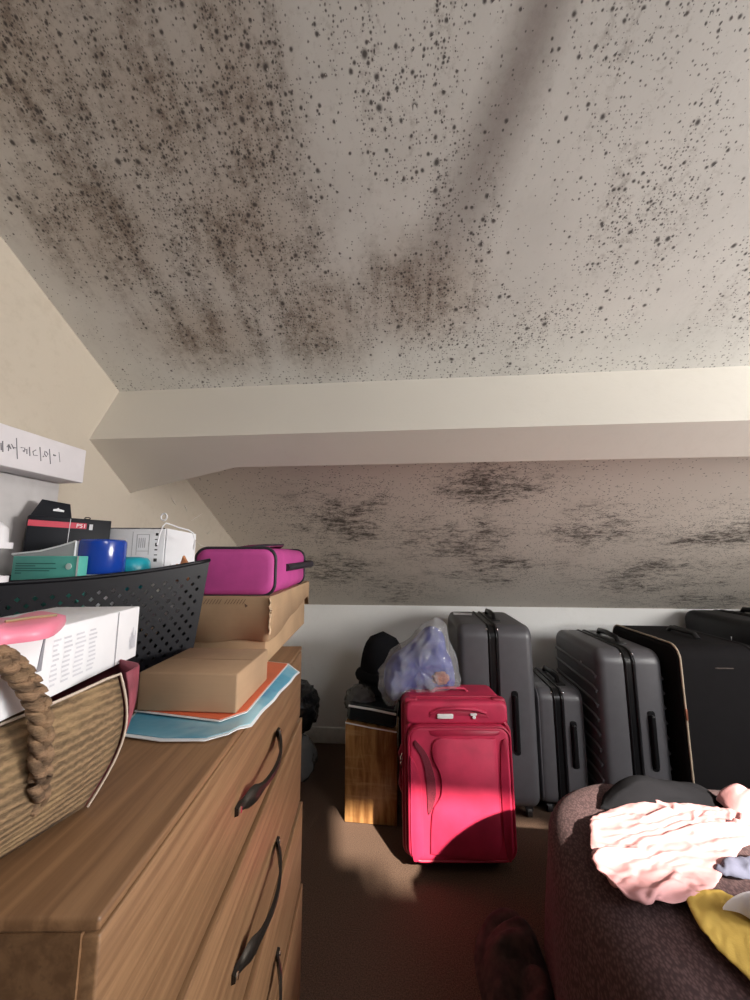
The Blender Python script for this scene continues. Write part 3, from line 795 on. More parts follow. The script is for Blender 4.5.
# side profile of the visible panel: bottom curves in, the rim flares out
c0b = hz(84, 807, CT + .004) - o                     # lower far corner of the panel
c1r = hz(117, 674, 1.03) - o                         # rim far corner
NP = 14
def panel_edge(t):                                   # far edge of the panel from bottom (0) to rim (1)
    p = c0b.lerp(c1r, t); b_ = math.sin(math.pi * t)
    return p + Vector((.012 * b_, .012 * b_, 0))
def panel(t, s):                                     # s = 0 at the far edge, 1 at the near end
    e = panel_edge(t); n0 = Vector((-.385, .155, 0)) - o; n0.z = e.z
    n0 += Vector((.02 * math.sin(math.pi * t), -.02 * t, 0))
    p = e.lerp(n0, s); bul = math.sin(math.pi * min(1, s * 1.0)) * (.012 + .018 * math.sin(math.pi * t))
    p += Vector((.93 * bul, -.36 * bul, 0))
    p.z += .004 * math.sin(math.pi * s) * (1 - t) - (.012 * math.sin(math.pi * s) * t)
    return p
m = MB(); m.loft([[panel(i / NP, s / 20) for s in range(21)] for i in range(NP + 1)], cap=False, closed=False)
pn = m.build('front_panel', M_jute, tote, smooth=80); modifier(pn, 'SOLIDIFY', thickness=.004, offset=-1)
# gusset bulging past the panel and round to the back panel
def gus(t, q):
    e = panel_edge(t); back = e + Vector((-.12 - .02 * t, .03 + .02 * t, 0))
    p = e.lerp(back, q); w_ = math.sin(math.pi * min(1, q * 1.05)) * (.004 + .036 * t)
    side = math.exp(-((q - .12) / .14) ** 2) * (.001 + .0125 * t ** 1.2)
    return p + Vector((.2 * w_ + side, w_ + side * .9, 0))
m = MB(); m.loft([[gus(i / NP, k / 18) for k in range(19)] for i in range(NP + 1)], cap=False, closed=False)
gs = m.build('gusset', M_maroon, tote, smooth=80); modifier(gs, 'SOLIDIFY', thickness=.002, offset=-1)
m = MB(); m.tube([panel_edge(i / NP) + Vector((.003, .001, 0)) for i in range(NP + 1)] + [panel(1, s / 20) + Vector((.002, 0, .001)) for s in range(1, 21)], .0013, 6)
m.build('piping', plain('cream_piping', (0.55, 0.45, 0.37), .6), tote, smooth=80)
m = MB(); bk_ = [panel_edge(i / NP) + Vector((-.14, .05, 0)) for i in range(NP + 1)]
m.loft([[p, p + Vector((-.02, -.27, 0))] for p in bk_], cap=False, closed=False); q_ = m.build('back_panel', M_jute, tote); modifier(q_, 'SOLIDIFY', thickness=.004)
m = MB(); m.loft([[panel(0, s / 10) + Vector((0, 0, .002)) for s in range(11)], [panel(0, s / 10) + Vector((-.13, .03, .002)) for s in range(11)]], cap=False, closed=False); m.build('bottom', M_jute, tote)
# braided handle: three strands following one arch
hpts = []
att = [(38, 805), (40, 780), (41, 750), (41, 725), (38, 705), (31, 690), (22, 676), (10, 664), (-4, 656), (-20, 655), (-36, 662), (-50, 680), (-58, 705), (-60, 735)]
for i, (u, v) in enumerate(att):
    k = min(1, i / 4); yy = -.33 + .0
    hpts.append(hx(u, v, -.292 + (-.014 if i == 0 else 0)) - o)
def spline(P, n):
    out = []
    for i in range(len(P) - 1):
        p0, p1, p2, p3 = P[max(i - 1, 0)], P[i], P[i + 1], P[min(i + 2, len(P) - 1)]
        for k in range(n):
            t = k / n; out.append(0.5 * ((2 * p1) + (p2 - p0) * t + (2 * p0 - 5 * p1 + 4 * p2 - p3) * t * t + (3 * p1 - p0 - 3 * p2 + p3) * t ** 3))
    return out + [P[-1]]
hs = spline(hpts, 10)
m = MB()
for k in range(3):
    pts = []
    for i, p in enumerate(hs):
        t = (hs[min(i + 1, len(hs) - 1)] - hs[max(i - 1, 0)]).normalized(); a = Vector((1, 0, 0)); b_ = t.cross(a).normalized()
        ph_ = i * .30 + 2 * math.pi * k / 3
        pts.append(p + b_ * (.0046 * math.sin(ph_)) + a * (.0026 * math.sin(2 * ph_)))
    m.tube(pts, .0042, 7)
m.build('handle', M_rope, tote, smooth=80)

# long white printed box sticking out of the tote
wb0, wb1 = hz(40, 703, 1.025), hz(136, 656, 1.025)
wd = (wb1 - wb0); wd.z = 0; wl = wd.length + .075
zt = hy(133, 606, wb1.y).z
pbx = thing('printed_carton', 'long white carton covered in fine grey print, lying in the jute tote', 'box', wb1, math.atan2(wd.y, wd.x))
h = zt - wb1.z
m = MB(); m.box((-wl / 2, .05, h / 2), (wl, .10, h)); m.build('carton', M_paper, pbx, bevel=.0015)
m = MB(); xs = -wd.length * .30
strip(m, xs - .0016, xs, .001, h - .001); m.build('lid_seam', plain('seam_grey', (0.33, 0.33, 0.36), .6), pbx)  # dark line of the lid joint
m = MB(); random.seed(8)
for cx0, cx1 in ((-.098, -.084), (-.118, -.102), (-.134, -.121), (-.148, -.138)):
    n_ = 10; 
    for k in range(n_):
        z = h * .16 + (h * .70) * k / n_
        strip(m, cx0 + random.uniform(0, .002), cx1 - random.uniform(0, .004), z, z + h * .03)
m.build('fine_print', plain('faint_print', (0.60, 0.60, 0.65), .6), pbx)
m = MB()
for k in range(5): strip(m, -.019 + .0028 * k, -.0175 + .0028 * k, h * .2, h * (.45 + .08 * (k % 3)))
m.build('side_print', bpy.data.materials['faint_print'], pbx)
xe = -wd.length - .003
m = MB(); m.loft([[(xe - .001, -.0008, h * .97), (xe, -.0008, h * .97), (xe - .001, -.0008, h * .45), (xe - .006, -.0008, h * .45)], [(xe - .001, -.0002, h * .97), (xe, -.0002, h * .97), (xe - .001, -.0002, h * .45), (xe - .006, -.0002, h * .45)]]); m.build('flap_gap', plain('gap_grey', (0.25, 0.25, 0.28), .7), pbx)
# pink pouch lying on the carton
pz = zt + .001
pq = [hz(66, 612, pz + .012), hz(50, 622, pz + .012), hz(0, 640, pz + .004), hz(-30, 648, pz + .004), hz(-30, 622, pz + .01), hz(0, 618, pz + .014), hz(40, 609.5, pz + .012)]
M_pouch = plain('rose_vinyl', (0.80, 0.23, 0.33), 0.4, var=.06)
pouch = thing('pink_pouch', 'flat rose pink pouch lying on top of the printed white carton', 'pouch')
pcn = sum(pq, Vector()) / len(pq)
ring_ = spline(pq + [pq[0]], 5)[:-1]
m = MB(); loops = []
for s, z in ((.3, 0), (1.0, .0), (1.03, .004), (1.0, .009), (.8, .012), (.4, .0135), (.02, .014)):
    loops.append([Vector((pcn.x + (p.x - pcn.x) * s, pcn.y + (p.y - pcn.y) * s, pz + z)) for p in ring_])
m.loft(loops); m.build('vinyl', M_pouch, pouch, smooth=60)
e0, e1 = Vector((pcn.x + .012, pcn.y - .02, pz + .0142)), Vector((pcn.x + .022, pcn.y + .012, pz + .0142))
m = MB(); m.tube([e0, (e0 + e1) / 2 + Vector((0, 0, .0005)), e1], .0012, 6); m.build('zip_pull', plain('brass', (0.6, 0.5, 0.3), .3, .8), pouch)

# ================================================================== ON THE FLOOR BY THE KNEE WALL
def crumple(name, mat, c, r, amp, freq, seed, parent=None, sub=4, squash_bottom=None, ridge=True):
    bm = bmesh.new(); bmesh.ops.create_icosphere(bm, subdivisions=sub, radius=1.0)
    off = Vector((seed * 7.3, seed * 3.1, seed * 5.7))
    for v in bm.verts:
        d = v.co.normalized(); n = noise.noise(d * freq + off)
        n2 = noise.noise(d * freq * 2.3 + off * 2)
        k = 1 + amp * ((1 - 2 * abs(n)) * .6 + (1 - 2 * abs(n2)) * .35 - .45 if ridge else n + .5 * n2)
        v.co = Vector((d.x * r[0], d.y * r[1], d.z * r[2])) * k
        if squash_bottom is not None and v.co.z < squash_bottom: v.co.z = squash_bottom
    me = bpy.data.meshes.new(name); bm.to_mesh(me); bm.free(); me.shade_smooth()
    me.materials.append(mat); ob = bpy.data.objects.new(name, me); col.objects.link(ob)
    ob.location = c
    if parent is not None: ob.parent = parent
    return ob
M_binbag = plain('black_bin_liner', (0.012, 0.012, 0.014), 0.22)
M_greybag = clear_mat('smoky_film', (0.16, 0.165, 0.17), 0.72, 0.15, .5, 40)
rb = crumple('bin_bag', M_binbag, (-.655, 2.27, .30), (.125, .13, .135), .26, 3.2, 1)
rb = tag(rb, 'shiny black bin bag lying on the smoky bag behind the chest', 'bag')
rb2 = crumple('smoky_bag', M_greybag, (-.635, 2.10, .115), (.14, .13, .115), .2, 3.0, 2, squash_bottom=-.113)
tag(rb2, 'smoky grey plastic bag on the floor between chest and wooden box', 'bag')

# wrapped wooden box with black package on top
def wrapped_wood():
    M = Mat('wrapped_wood', (0.36, 0.17, 0.06), 0.22)
    v = M.coord((30, 30, 4)); g = M.noise(v, 1.0, 5, .6, .5); k = M.noise(M.coord((3, 3, 22)), 1.0, 4)
    c = M.mix(g.step(.35, .7), (0.20, 0.085, 0.028), (0.44, 0.23, 0.085))
    M.color(M.mix(k.step(.52, .7) * .5, c, (0.55, 0.33, 0.15)))
    M.bump(M.noise(M.coord((6, 6, 26)), 1.0, 5, .6), .35, .01)
    return M.m
wl0, wr0 = hz(345, 822, 0), hz(398, 826, 0)
wy = 1.83; wz = hy(346, 722, wy).z
wbx = thing('wooden_box', 'brown film-wrapped box standing on the floor left of the red suitcase', 'box', ((wl0.x + wr0.x) / 2, wy + .08, 0), R(-2))
ww = wr0.x - wl0.x
m = MB()
tops = [(-ww / 2, -.08), (ww / 2, -.08), (ww / 2, .08), (-ww / 2, .08)]
m.loft([[(x, y, 0.001) for x, y in tops], [(x, y, wz - (.028 if x > 0 else 0)) for x, y in tops]]); m.build('carton', wrapped_wood(), wbx, bevel=.004)
m = MB(); m.tube([(-ww / 2, -.083, wz - .003), (0, -.084, wz - .018), (ww / 2, -.083, wz - .031)], .0055, 6, flat=.4); m.build('white_edge', M_white, wbx)
M_glossblack = plain('gloss_black_plastic', (0.012, 0.016, 0.018), 0.12)
pkg = thing('black_parcel', 'glossy black parcel with white edges lying on the film-wrapped box', 'parcel', (wbx.location.x, wbx.location.y, wz + .004), rot=(0, R(7.3), R(-2)))
m = MB(); pillow(m, ww * .98, .155, -.012, .062, .02, .012, .016, 'xyz', (0, 0, 0)); m.build('wrap', M_glossblack, pkg, smooth=50)
m = MB(); m.tube([(-ww * .47, -.0785, .050), (0, -.0795, .053), (ww * .47, -.0785, .050)], .0045, 6); m.build('white_edge', M_white, pkg)
# upright part: crumpled film hood at the back left and the black cap above
hood = crumple('crumpled_film', clear_mat('black_clear_film', (0.10, 0.10, 0.10), .75, .12, .4, 60), (hy(360, 700, 1.92).x, 1.92, hy(360, 700, 1.92).z), (.07, .06, .065), .3, 2.6, 5)
tag(hood, 'crumpled dark clear film sitting on the black parcel', 'film')
M_felt = plain('black_felt', (0.010, 0.010, 0.012), 0.95, bump=.2, spec=.08)
hp_ = hy(377, 670, 2.10)
hat = thing('black_cloth_bag', 'soft black cloth bag with rounded top standing behind the film-wrapped box', 'bag', (hp_.x - .01, hp_.y + .045, .002), rot=(0, R(3), 0))
m = MB(); loops = []; HB = hp_.z + .185
for k in range(25):
    t = k / 24; z = HB * t
    rad = .135 * math.sqrt(max(0.0004, 1 - max(0, (t - .72) / .28) ** 2.2)) * (.92 + .08 * math.sin(7 * t))
    loops.append([Vector((rad * math.cos(a) * (1 + .05 * math.sin(3 * a + 9 * t)), rad * .8 * math.sin(a) * (1 + .04 * math.sin(5 * a + 6 * t)), z)) for a in [2 * math.pi * q / 30 for q in range(30)]])
m.loft(loops); m.build('cloth', M_felt, hat, smooth=70)
m = MB(); m.tube([(.11 * math.cos(a), .09 * math.sin(a), HB * .70) for a in [2 * math.pi * q / 24 for q in range(24)]], .028, 8, closed=True); m.build('gathered_band', M_felt, hat, smooth=80)
# clear bag of blue clothes on the red suitcase's back edge
M_clear = clear_mat('clear_poly_bag', (0.86, 0.87, 0.9), 0.22, 0.06, 1.0, 18)
M_clear.node_tree.nodes['Principled BSDF'].inputs['Specular IOR Level'].default_value = 1.0
bagc = hy(420, 668, 1.77)
clr = thing('clear_bag', 'crumpled clear plastic bag of blue clothes above the red suitcase', 'bag', bagc)
m = MB(); random.seed(11)
ol = [hy(u, v, 1.77) - bagc for u, v in ((379, 672), (386, 655), (400, 645), (413, 634), (427, 621), (438, 620), (446, 628), (450, 645), (456, 658), (459, 675), (458, 690), (440, 693), (420, 694), (402, 697), (391, 705), (383, 698), (379, 685))]
ols = spline(ol + [ol[0]], 5)[:-1]
def puffy(ols, depth, amp, fr, seed, zoff=0, n=14):
    loops = []; c_ = sum(ols, Vector()) / len(ols); N_ = len(ols)
    for k in range(-n, n + 1):
        a = k / n * math.pi / 2; s = max(.02, math.cos(a) ** .55); y = math.sin(a) * depth
        L = []
        for p in ols:
            q = Vector((c_.x + (p.x - c_.x) * s, y, c_.z + (p.z - c_.z) * s))
            nn = noise.noise(Vector((q.x * fr + seed, q.y * fr, q.z * fr))); n2 = noise.noise(Vector((q.x * fr * 2.5 + seed, q.y * fr * 2.5, q.z * fr * 2.5)))
            f_ = amp * (1 - 2 * abs(nn)) + amp * .5 * (1 - 2 * abs(n2)) - amp * .8
            L.append(Vector((q.x + (q.x - c_.x) * f_ * .35, q.y + (1 if y > 0 else -1) * f_ * depth * .9 * abs(math.sin(a)), q.z + (q.z - c_.z) * f_ * .35)))
        loops.append(L)
    return loops
m.loft(puffy(ols, .072, .26, 11, 3, n=24)); m.build('film', M_clear, clr, smooth=80)
M_blueclo = plain('blue_cotton', (0.025, 0.04, 0.24), 0.85, var=.5, scale=9, bump=.3, bscale=120)
m = MB(); inn = [p * .86 for p in ols]; m.loft(puffy(inn, .050, .14, 6, 9, n=20)); m.build('clothes', M_blueclo, clr, smooth=80)
M_peach = plain('peach_cotton', (0.42, 0.22, 0.17), 0.85, var=.2)
pcr = crumple('peach_cloth', M_peach, hy(440, 678, 1.73) - bagc, (.036, .014, .025), .45, 2.2, 4, clr, 4)

# ---------------------------------------------------------------- red soft suitcase
M_redfab = plain('crimson_fabric', (0.50, 0.022, 0.075), 0.62, var=.16, scale=9, bump=.3, bscale=500)
M_redpipe = plain('crimson_piping', (0.36, 0.015, 0.05), 0.45)
M_reddark = plain('maroon_mesh', (0.16, 0.012, 0.03), 0.8, var=.25, scale=300)
M_blackrub = plain('black_rubber', (0.015, 0.014, 0.016), 0.5)
rl, rr_ = hz(409, 872, 0), hz(516, 866, 0)
ra = math.atan2(rr_.y - rl.y, rr_.x - rl.x) * .55
RW, RD = (rr_ - rl).length, .22
red = thing('red_suitcase', 'crimson fabric cabin suitcase with front pocket, standing before the grey cases', 'suitcase', (rl + rr_) / 2 + Vector((-.02, RD / 2 - .015, 0)), rot=(R(-1.5), 0, ra))
RH = 0.585
m = MB(); pillow(m, RW, RH - .035, -RD / 2, RD / 2, .035, .03, .03, 'xzy', (0, 0, (RH + .035) / 2)); m.build('body', M_redfab, red, smooth=50)
fy = -RD / 2
# top pocket flap, main raised pocket, its sunken centre panel
m = MB(); pillow(m, RW * .985, .082, fy - .018, fy + .02, .03, .014, 0, 'xzy', (0, 0, RH - .043)); m.build('top_pocket', M_redfab, red, smooth=50)
m = MB(); pillow(m, RW * .965, .455, fy - .034, fy + .02, .045, .018, 0, 'xzy', (0.005, 0, .275)); pk_ = m.build('front_pocket', M_redfab, red, smooth=50)
m = MB(); m.tube([(a + .005, fy - .030, b_ + .275) for a, b_ in rrect(RW * .955, .447, .043)], .005, 6, closed=True, up=(0, 1, 0)); m.build('piping', M_redpipe, red, smooth=80)
m = MB(); m.tube([(a + .005, fy - .004, b_ + .278) for a, b_ in rrect(RW * .99, .475, .05)], .006, 6, closed=True, up=(0, 1, 0)); m.build('piping', M_redpipe, red, smooth=80)
m = MB(); m.tube([(a, fy + .03, b_ + (RH + .035) / 2) for a, b_ in rrect(RW + .004, RH - .031, .037)], .006, 6, closed=True, up=(0, 1, 0)); m.build('piping', M_redpipe, red, smooth=80)
# shaped overlay panels on the front pocket
def front_shape(name, pts, y0, th, mat, par):
    ps = spline([Vector((p[0], 0, p[1])) for p in pts] + [Vector((pts[0][0], 0, pts[0][1]))], 4)[:-1]
    m = MB(); c_ = sum(ps, Vector()) / len(ps)
    m.loft([[Vector((p.x, y0, p.z)) for p in ps], [Vector((p.x, y0 - th * .7, p.z)) for p in ps], [Vector((c_.x + (p.x - c_.x) * .965, y0 - th, c_.z + (p.z - c_.z) * .985)) for p in ps]])
    return m.build(name, mat, par, smooth=50)
W2 = RW / 2
front_shape('centre_panel', [(-W2 * .56, .08), (0, .068), (W2 * .66, .08), (W2 * .70, .25), (W2 * .70, .44), (W2 * .60, .462), (0, .462), (-W2 * .42, .458), (-W2 * .50, .40), (-W2 * .36, .34), (-W2 * .36, .27), (-W2 * .52, .21)], fy - .033, .010, M_redfab, pk_)
front_shape('mesh_panel', [(-W2 * .80, .455), (-W2 * .60, .41), (-W2 * .48, .35), (-W2 * .44, .30), (-W2 * .46, .25), (-W2 * .58, .205), (-W2 * .60, .27), (-W2 * .62, .34), (-W2 * .70, .40), (-W2 * .84, .44)], fy - .033, .006, M_reddark, pk_)
front_shape('top_overlay', [(-W2 * .55, .488), (0, .491), (W2 * .70, .488), (W2 * .78, .478), (W2 * .66, .470), (0, .470), (-W2 * .45, .468)], fy - .032, .005, M_redpipe, pk_)
front_shape('side_overlay', [(-W2 * .90, .40), (-W2 * .78, .36), (-W2 * .70, .28), (-W2 * .69, .10), (-W2 * .72, .07), (-W2 * .90, .08)], fy - .033, .007, M_redfab, pk_)
front_shape('side_overlay', [(W2 * .90, .46), (W2 * .80, .44), (W2 * .76, .30), (W2 * .78, .10), (W2 * .90, .08)], fy - .033, .007, M_redpipe, pk_)
# grip recess with handle, label plate and emblem on the top pocket
zt_ = RH - .046
front_shape('grip_recess', [(-W2 * .52, zt_ - .008), (-W2 * .40, zt_ + .018), (0, zt_ + .026), (W2 * .45, zt_ + .018), (W2 * .60, zt_ - .008), (W2 * .55, zt_ - .012), (0, zt_ - .004), (-W2 * .48, zt_ - .012)], fy - .018, .002, M_redpipe, red)
m = MB(); m.tube([(-W2 * .50, fy - .018, zt_ + .004), (-W2 * .3, fy - .03, zt_ + .022), (0, fy - .034, zt_ + .027), (W2 * .35, fy - .03, zt_ + .022), (W2 * .56, fy - .018, zt_ + .004)], .006, 8); m.build('grip', M_redfab, red, smooth=80)
m = MB(); pillow(m, .062, .017, fy - .026, fy - .018, .005, .003, 0, 'xzy', (-W2 * .22, 0, zt_ - .006)); m.build('name_plate', M_white, red, smooth=50)
m = MB(); pillow(m, .026, .008, fy - .026, fy - .018, .003, .002, 0, 'xzy', (W2 * .32, 0, zt_ + .001)); pillow(m, .013, .012, fy - .026, fy - .018, .004, .002, 0, 'xzy', (W2 * .33, 0, zt_ - .009)); m.build('emblem', M_white, red, smooth=50)
for s in (-1, 1):
    m = MB(); pillow(m, .055, .045, -.018, .018, .012, .008, .008, 'xzy', (s * (W2 - .030), fy + .02, RH - .018)); m.build('corner_guard', M_redpipe, red, smooth=50)
m = MB(); m.tube([(-.075, 0, RH - .004), (-.06, 0, RH + .010), (0, 0, RH + .013), (.06, 0, RH + .010), (.075, 0, RH - .004)], .008, 8, flat=.7); m.build('top_handle', M_redfab, red, smooth=80)
m = MB(); pillow(m, .026, .030, -.012, .012, .006, .004, .004, 'xzy', (.035, .05, RH + .010)); m.build('strap_buckle', M_blackrub, red, smooth=60)
m = MB(); m.tube([(-W2 - .001, -.03, .22), (-W2 - .012, -.03, .25), (-W2 - .012, -.03, .36), (-W2 - .001, -.03, .39)], .008, 8); m.build('side_handle', M_redpipe, red, smooth=80)
for z in (.385, .365):
    m = MB(); m.tube([(-W2 - .004, fy + .03, z), (-W2 - .012, fy + .026, z - .018), (-W2 - .008, fy + .025, z - .034)], [.003, .0035, .002], 6); m.build('zip_pull', M_chrome, red, smooth=80)
def wheels(root, w, d, r=.022):
    for sx in (-1, 1):
        for sy in (-1, 1):
            m = MB(); m.tube([(sx * w - .010, sy * d, r + .0015), (sx * w + .010, sy * d, r + .0015)], r, 14); wh = m.build('wheel', M_blackrub, root, smooth=50)
            m = MB(); m.box((sx * w, sy * d, r * 1.9), (.03, .03, r * 1.1)); m.build('caster', M_blackrub, wh)
wheels(red, W2 - .05, RD / 2 - .05)

# ---------------------------------------------------------------- hard-shell suitcases
M_shellgrey = plain('graphite_shell', (0.085, 0.083, 0.092), 0.42, var=.05, bump=.12, bscale=900)
M_shellblack = plain('charcoal_shell', (0.016, 0.016, 0.019), 0.45, var=.05, bump=.12, bscale=900, spec=.3)
M_zip = plain('black_zip_tape', (0.007, 0.007, 0.008), 0.3, spec=.35)
M_glint = plain('metal_glint', (0.75, 0.75, 0.78), 0.2, 1.0)
def shell_case(name, label, loc, rz, T, Wd, Hh, mat, split=.5, ribs=0, rc=.06, re=.035, handle_z=.45, rails=0, logo=True, hl=.2):
    """narrow side towards -y; T thickness (x), Wd depth (y), Hh height"""
    t = thing(name, label, 'suitcase', loc, rz)
    zl = .045; hb = Hh - zl; zc_ = zl + hb / 2; band = .046
    xs = -T / 2 + T * split
    m = MB(); pillow(m, Wd, hb, -T / 2, xs - band / 2, rc, re, .004, 'yzx', (0, 0, zc_), 8); s1 = m.build('shell', mat, t, smooth=50)
    m = MB(); pillow(m, Wd, hb, xs + band / 2, T / 2, rc, .004, re, 'yzx', (0, 0, zc_), 8); s2 = m.build('shell', mat, t, smooth=50)
    m = MB(); pillow(m, Wd - .004, hb - .004, xs - band / 2, xs + band / 2, rc, 0, 0, 'yzx', (0, 0, zc_), 8); m.build('zip_band', M_zip, t, smooth=50)
    for dx in (-.016, .016):
        m = MB(); m.tube([(xs + dx, a, b_ + zc_) for a, b_ in rrect(Wd, hb, rc, 8)], .0045, 6, closed=True, up=(1, 0, 0)); m.build('zip_track', M_zip, t, smooth=80)
    # side carry handle on the narrow side, right shell
    hxp = xs + band / 2 + (T / 2 - xs - band / 2) * .40; z0 = handle_z; L_ = hl
    m = MB(); pillow(m, .030, L_, -Wd / 2 - .003, -Wd / 2 + .004, .012, .002, 0, 'xzy', (hxp, 0, z0)); m.build('handle_plate', M_zip, t, smooth=50)
    m = MB(); pillow(m, .019, L_ * .86, -Wd / 2 - .017, -Wd / 2 - .002, .009, .005, 0, 'xzy', (hxp, 0, z0)); m.build('side_handle', M_zip, t, smooth=50)
    # top handle, with its seat
    hx2 = xs + band / 2 + .004
    m = MB(); m.box((hx2 + .012, 0, Hh + .001), (.05, .26, .008)); m.build('handle_seat', M_zip, t, bevel=.003)
    m = MB(); m.tube([(hx2 + .012, -.10, Hh), (hx2 + .012, -.085, Hh + .022), (hx2 + .012, 0, Hh + .028), (hx2 + .012, .085, Hh + .022), (hx2 + .012, .10, Hh)], .010, 8, flat=1.3); m.build('top_handle', M_zip, t, smooth=70)
    # telescopic handle housing at the back
    for k in range(ribs):          # horizontal ribs on both broad sides
        z = zl + hb * (.14 + .70 * k / max(1, ribs - 1))
        for sx, par in ((-1, s1), (1, s2)):
            m = MB(); m.tube([(sx * (T / 2 - .001), -Wd * .455, z - .012), (sx * (T / 2 + .001), -Wd * .40, z), (sx * (T / 2 + .001), Wd * .40, z + .012), (sx * (T / 2 - .001), Wd * .45, z + .012)], .0085, 6); m.build('rib', mat, par, smooth=80)
    for k in range(rails):
        for sx, par in ((-1, s1), (1, s2)):
            ins = .012 + .016 * k
            m = MB(); m.tube([(sx * (T / 2 - re * .35 + .003 * 0 - .016 * k * 0) , a, b_ + zc_) for a, b_ in rrect(Wd - 2 * ins * .4, hb - 2 * ins * .4, rc, 6)], .0035, 6, closed=True, up=(1, 0, 0)); m.build('rail', mat, par, smooth=80)
    for dx in (-1, 1):
        m = MB(); m.box((xs + dx * (band / 2 + .002), -Wd / 2 + rc * .32, Hh - rc * .34), (.007, .012, .012)); m.build('zip_stop', M_glint, t, bevel=.002)
    if logo:
        m = MB(); m.box((-T / 2 - .001, -Wd * .18, Hh - .10), (.004, .010, .022)); m.build('logo_plate', M_glint, t, bevel=.001)
    wheels(t, T / 2 - .045, Wd / 2 - .05)
    return t
grey = shell_case('hard_shell_suitcase', 'tall smooth graphite hard-shell suitcase directly behind the red suitcase', ((hy(460, 700, 1.875).x + hy(538, 700, 1.875).x) / 2, 2.145, 0), 0, hy(538, 700, 1.875).x - hy(460, 700, 1.875).x, .50, .825, M_shellgrey, .47, handle_z=hy(522, 725, 1.875).z, logo=False, hl=.27)
# airline tag on its top
m = MB(); q0 = Vector((-.15, -.02, .797)); m.loft([[(-.155, .05, .829), (-.06, .03, .829), (-.05, .10, .829), (-.15, .12, .829)], [(-.155, .05, .8305), (-.06, .03, .8305), (-.05, .10, .8305), (-.15, .12, .8305)]]); m.build('paper_tag', M_paper, grey)
shell_case('cabin_suitcase', 'small graphite hard-shell cabin suitcase squeezed between two larger grey cases', ((hy(539, 740, 1.93).x + hy(588, 740, 1.93).x) / 2, 2.14, 0), 0, hy(588, 740, 1.93).x - hy(539, 740, 1.93).x, .40, .535, M_shellgrey, .46, rc=.05, re=.03, handle_z=hy(576, 746, 1.93).z, rails=2, logo=False, hl=.20)
shell_case('ribbed_suitcase', 'graphite hard-shell suitcase with ribbed side, right of the small cabin case', ((hy(603, 720, 1.85).x + hy(671, 720, 1.85).x) / 2, 2.12, 0), 0, hy(671, 720, 1.85).x - hy(603, 720, 1.85).x, .52, .735, M_shellgrey, .48, ribs=9, handle_z=hy(653, 742, 1.85).z, hl=.24)
shell_case('large_black_suitcase', 'tall charcoal hard-shell suitcase at the far right by the knee wall', (1.765, 2.25, 0), 0, .34, .52, .835, M_shellblack, .5, handle_z=.5)

# black fabric suitcase with beige piping
M_blackfab = plain('black_fabric', (0.009, 0.008, 0.009), 0.85, bump=.3, bscale=500, spec=.15)
M_beige = plain('beige_piping', (0.50, 0.40, 0.30), .5)
bt_ = thing('piped_suitcase', 'black fabric suitcase edged with thin beige piping, right of the ribbed case', 'suitcase', (hy(683, 720, 1.80).x + .175, 2.075, 0))
T, Wd, Hh = .34, .54, .77
m = MB(); pillow(m, Wd, Hh - .04, -T / 2, T / 2, .06, .02, .02, 'yzx', (0, 0, (Hh + .04) / 2), 8); m.build('body', M_blackfab, bt_, smooth=50)
pth = [(a, b_ + (Hh + .04) / 2) for a, b_ in rrect(Wd + .002, Hh - .038, .06, 8)]
m = MB(); m.tube([(-T / 2 + .012, a, b_) for a, b_ in pth], .0042, 6, closed=True, up=(1, 0, 0)); m.build('piping', M_beige, bt_, smooth=80)
m = MB(); m.tube([(T / 2 - .035, a, b_) for a, b_ in pth], .004, 6, closed=True, up=(1, 0, 0)); m.build('piping', M_blackrub, bt_, smooth=80)
m = MB(); m.box((-T / 2 + .012, -Wd / 2 - .004, .50), (.009, .006, .045)); m.build('zip_pull', plain('copper_pull', (0.35, 0.13, 0.08), .4, .6), bt_, bevel=.002)
m = MB(); m.tube([(.02, -.12, Hh), (.02, -.10, Hh + .02), (.02, .06, Hh + .02), (.02, .08, Hh)], .011, 8); m.build('top_handle', M_blackrub, bt_, smooth=70)
m = MB(); m.box((.01, -Wd / 2 - .001, Hh - .085), (.07, .003, .003)); m.build('zip_line', plain('brown_zip', (0.09, 0.065, 0.055), .4), bt_)
wheels(bt_, T / 2 - .05, Wd / 2 - .06)

# ================================================================== THE BED AND THE CLOTHES ON IT
BZ = 0.50
bx0, bx1, by0, by1 = 0.33, 1.95, -0.75, 1.34
bed = thing('bed', 'low bed under a mauve knitted blanket in the right foreground', 'bed', ((bx0 + bx1) / 2, (by0 + by1) / 2, 0))
m = MB(); m.box((0, 0, .17), (bx1 - bx0 - .10, by1 - by0 - .10, .22)); m.build('base', wood('bed_wood', (0.10, 0.05, 0.03), (0.2, 0.11, 0.06)), bed, bevel=.006)
m = MB(); pillow(m, bx1 - bx0 - .07, by1 - by0 - .07, .282, BZ - .03, .18, .03, .05, 'xyz'); m.build('mattress', plain('mattress_ticking', (0.6, 0.56, 0.52), .8), bed, smooth=60)
for sx in (-1, 1):
    for sy in (-1, 1):
        m = MB(); m.box((sx * (bx1 - bx0 - .24) / 2, sy * (by1 - by0 - .24) / 2, .03), (.06, .06, .06)); m.build('leg', wood('bed_leg', (0.10, 0.05, 0.03), (0.2, 0.11, 0.06), 2), bed)
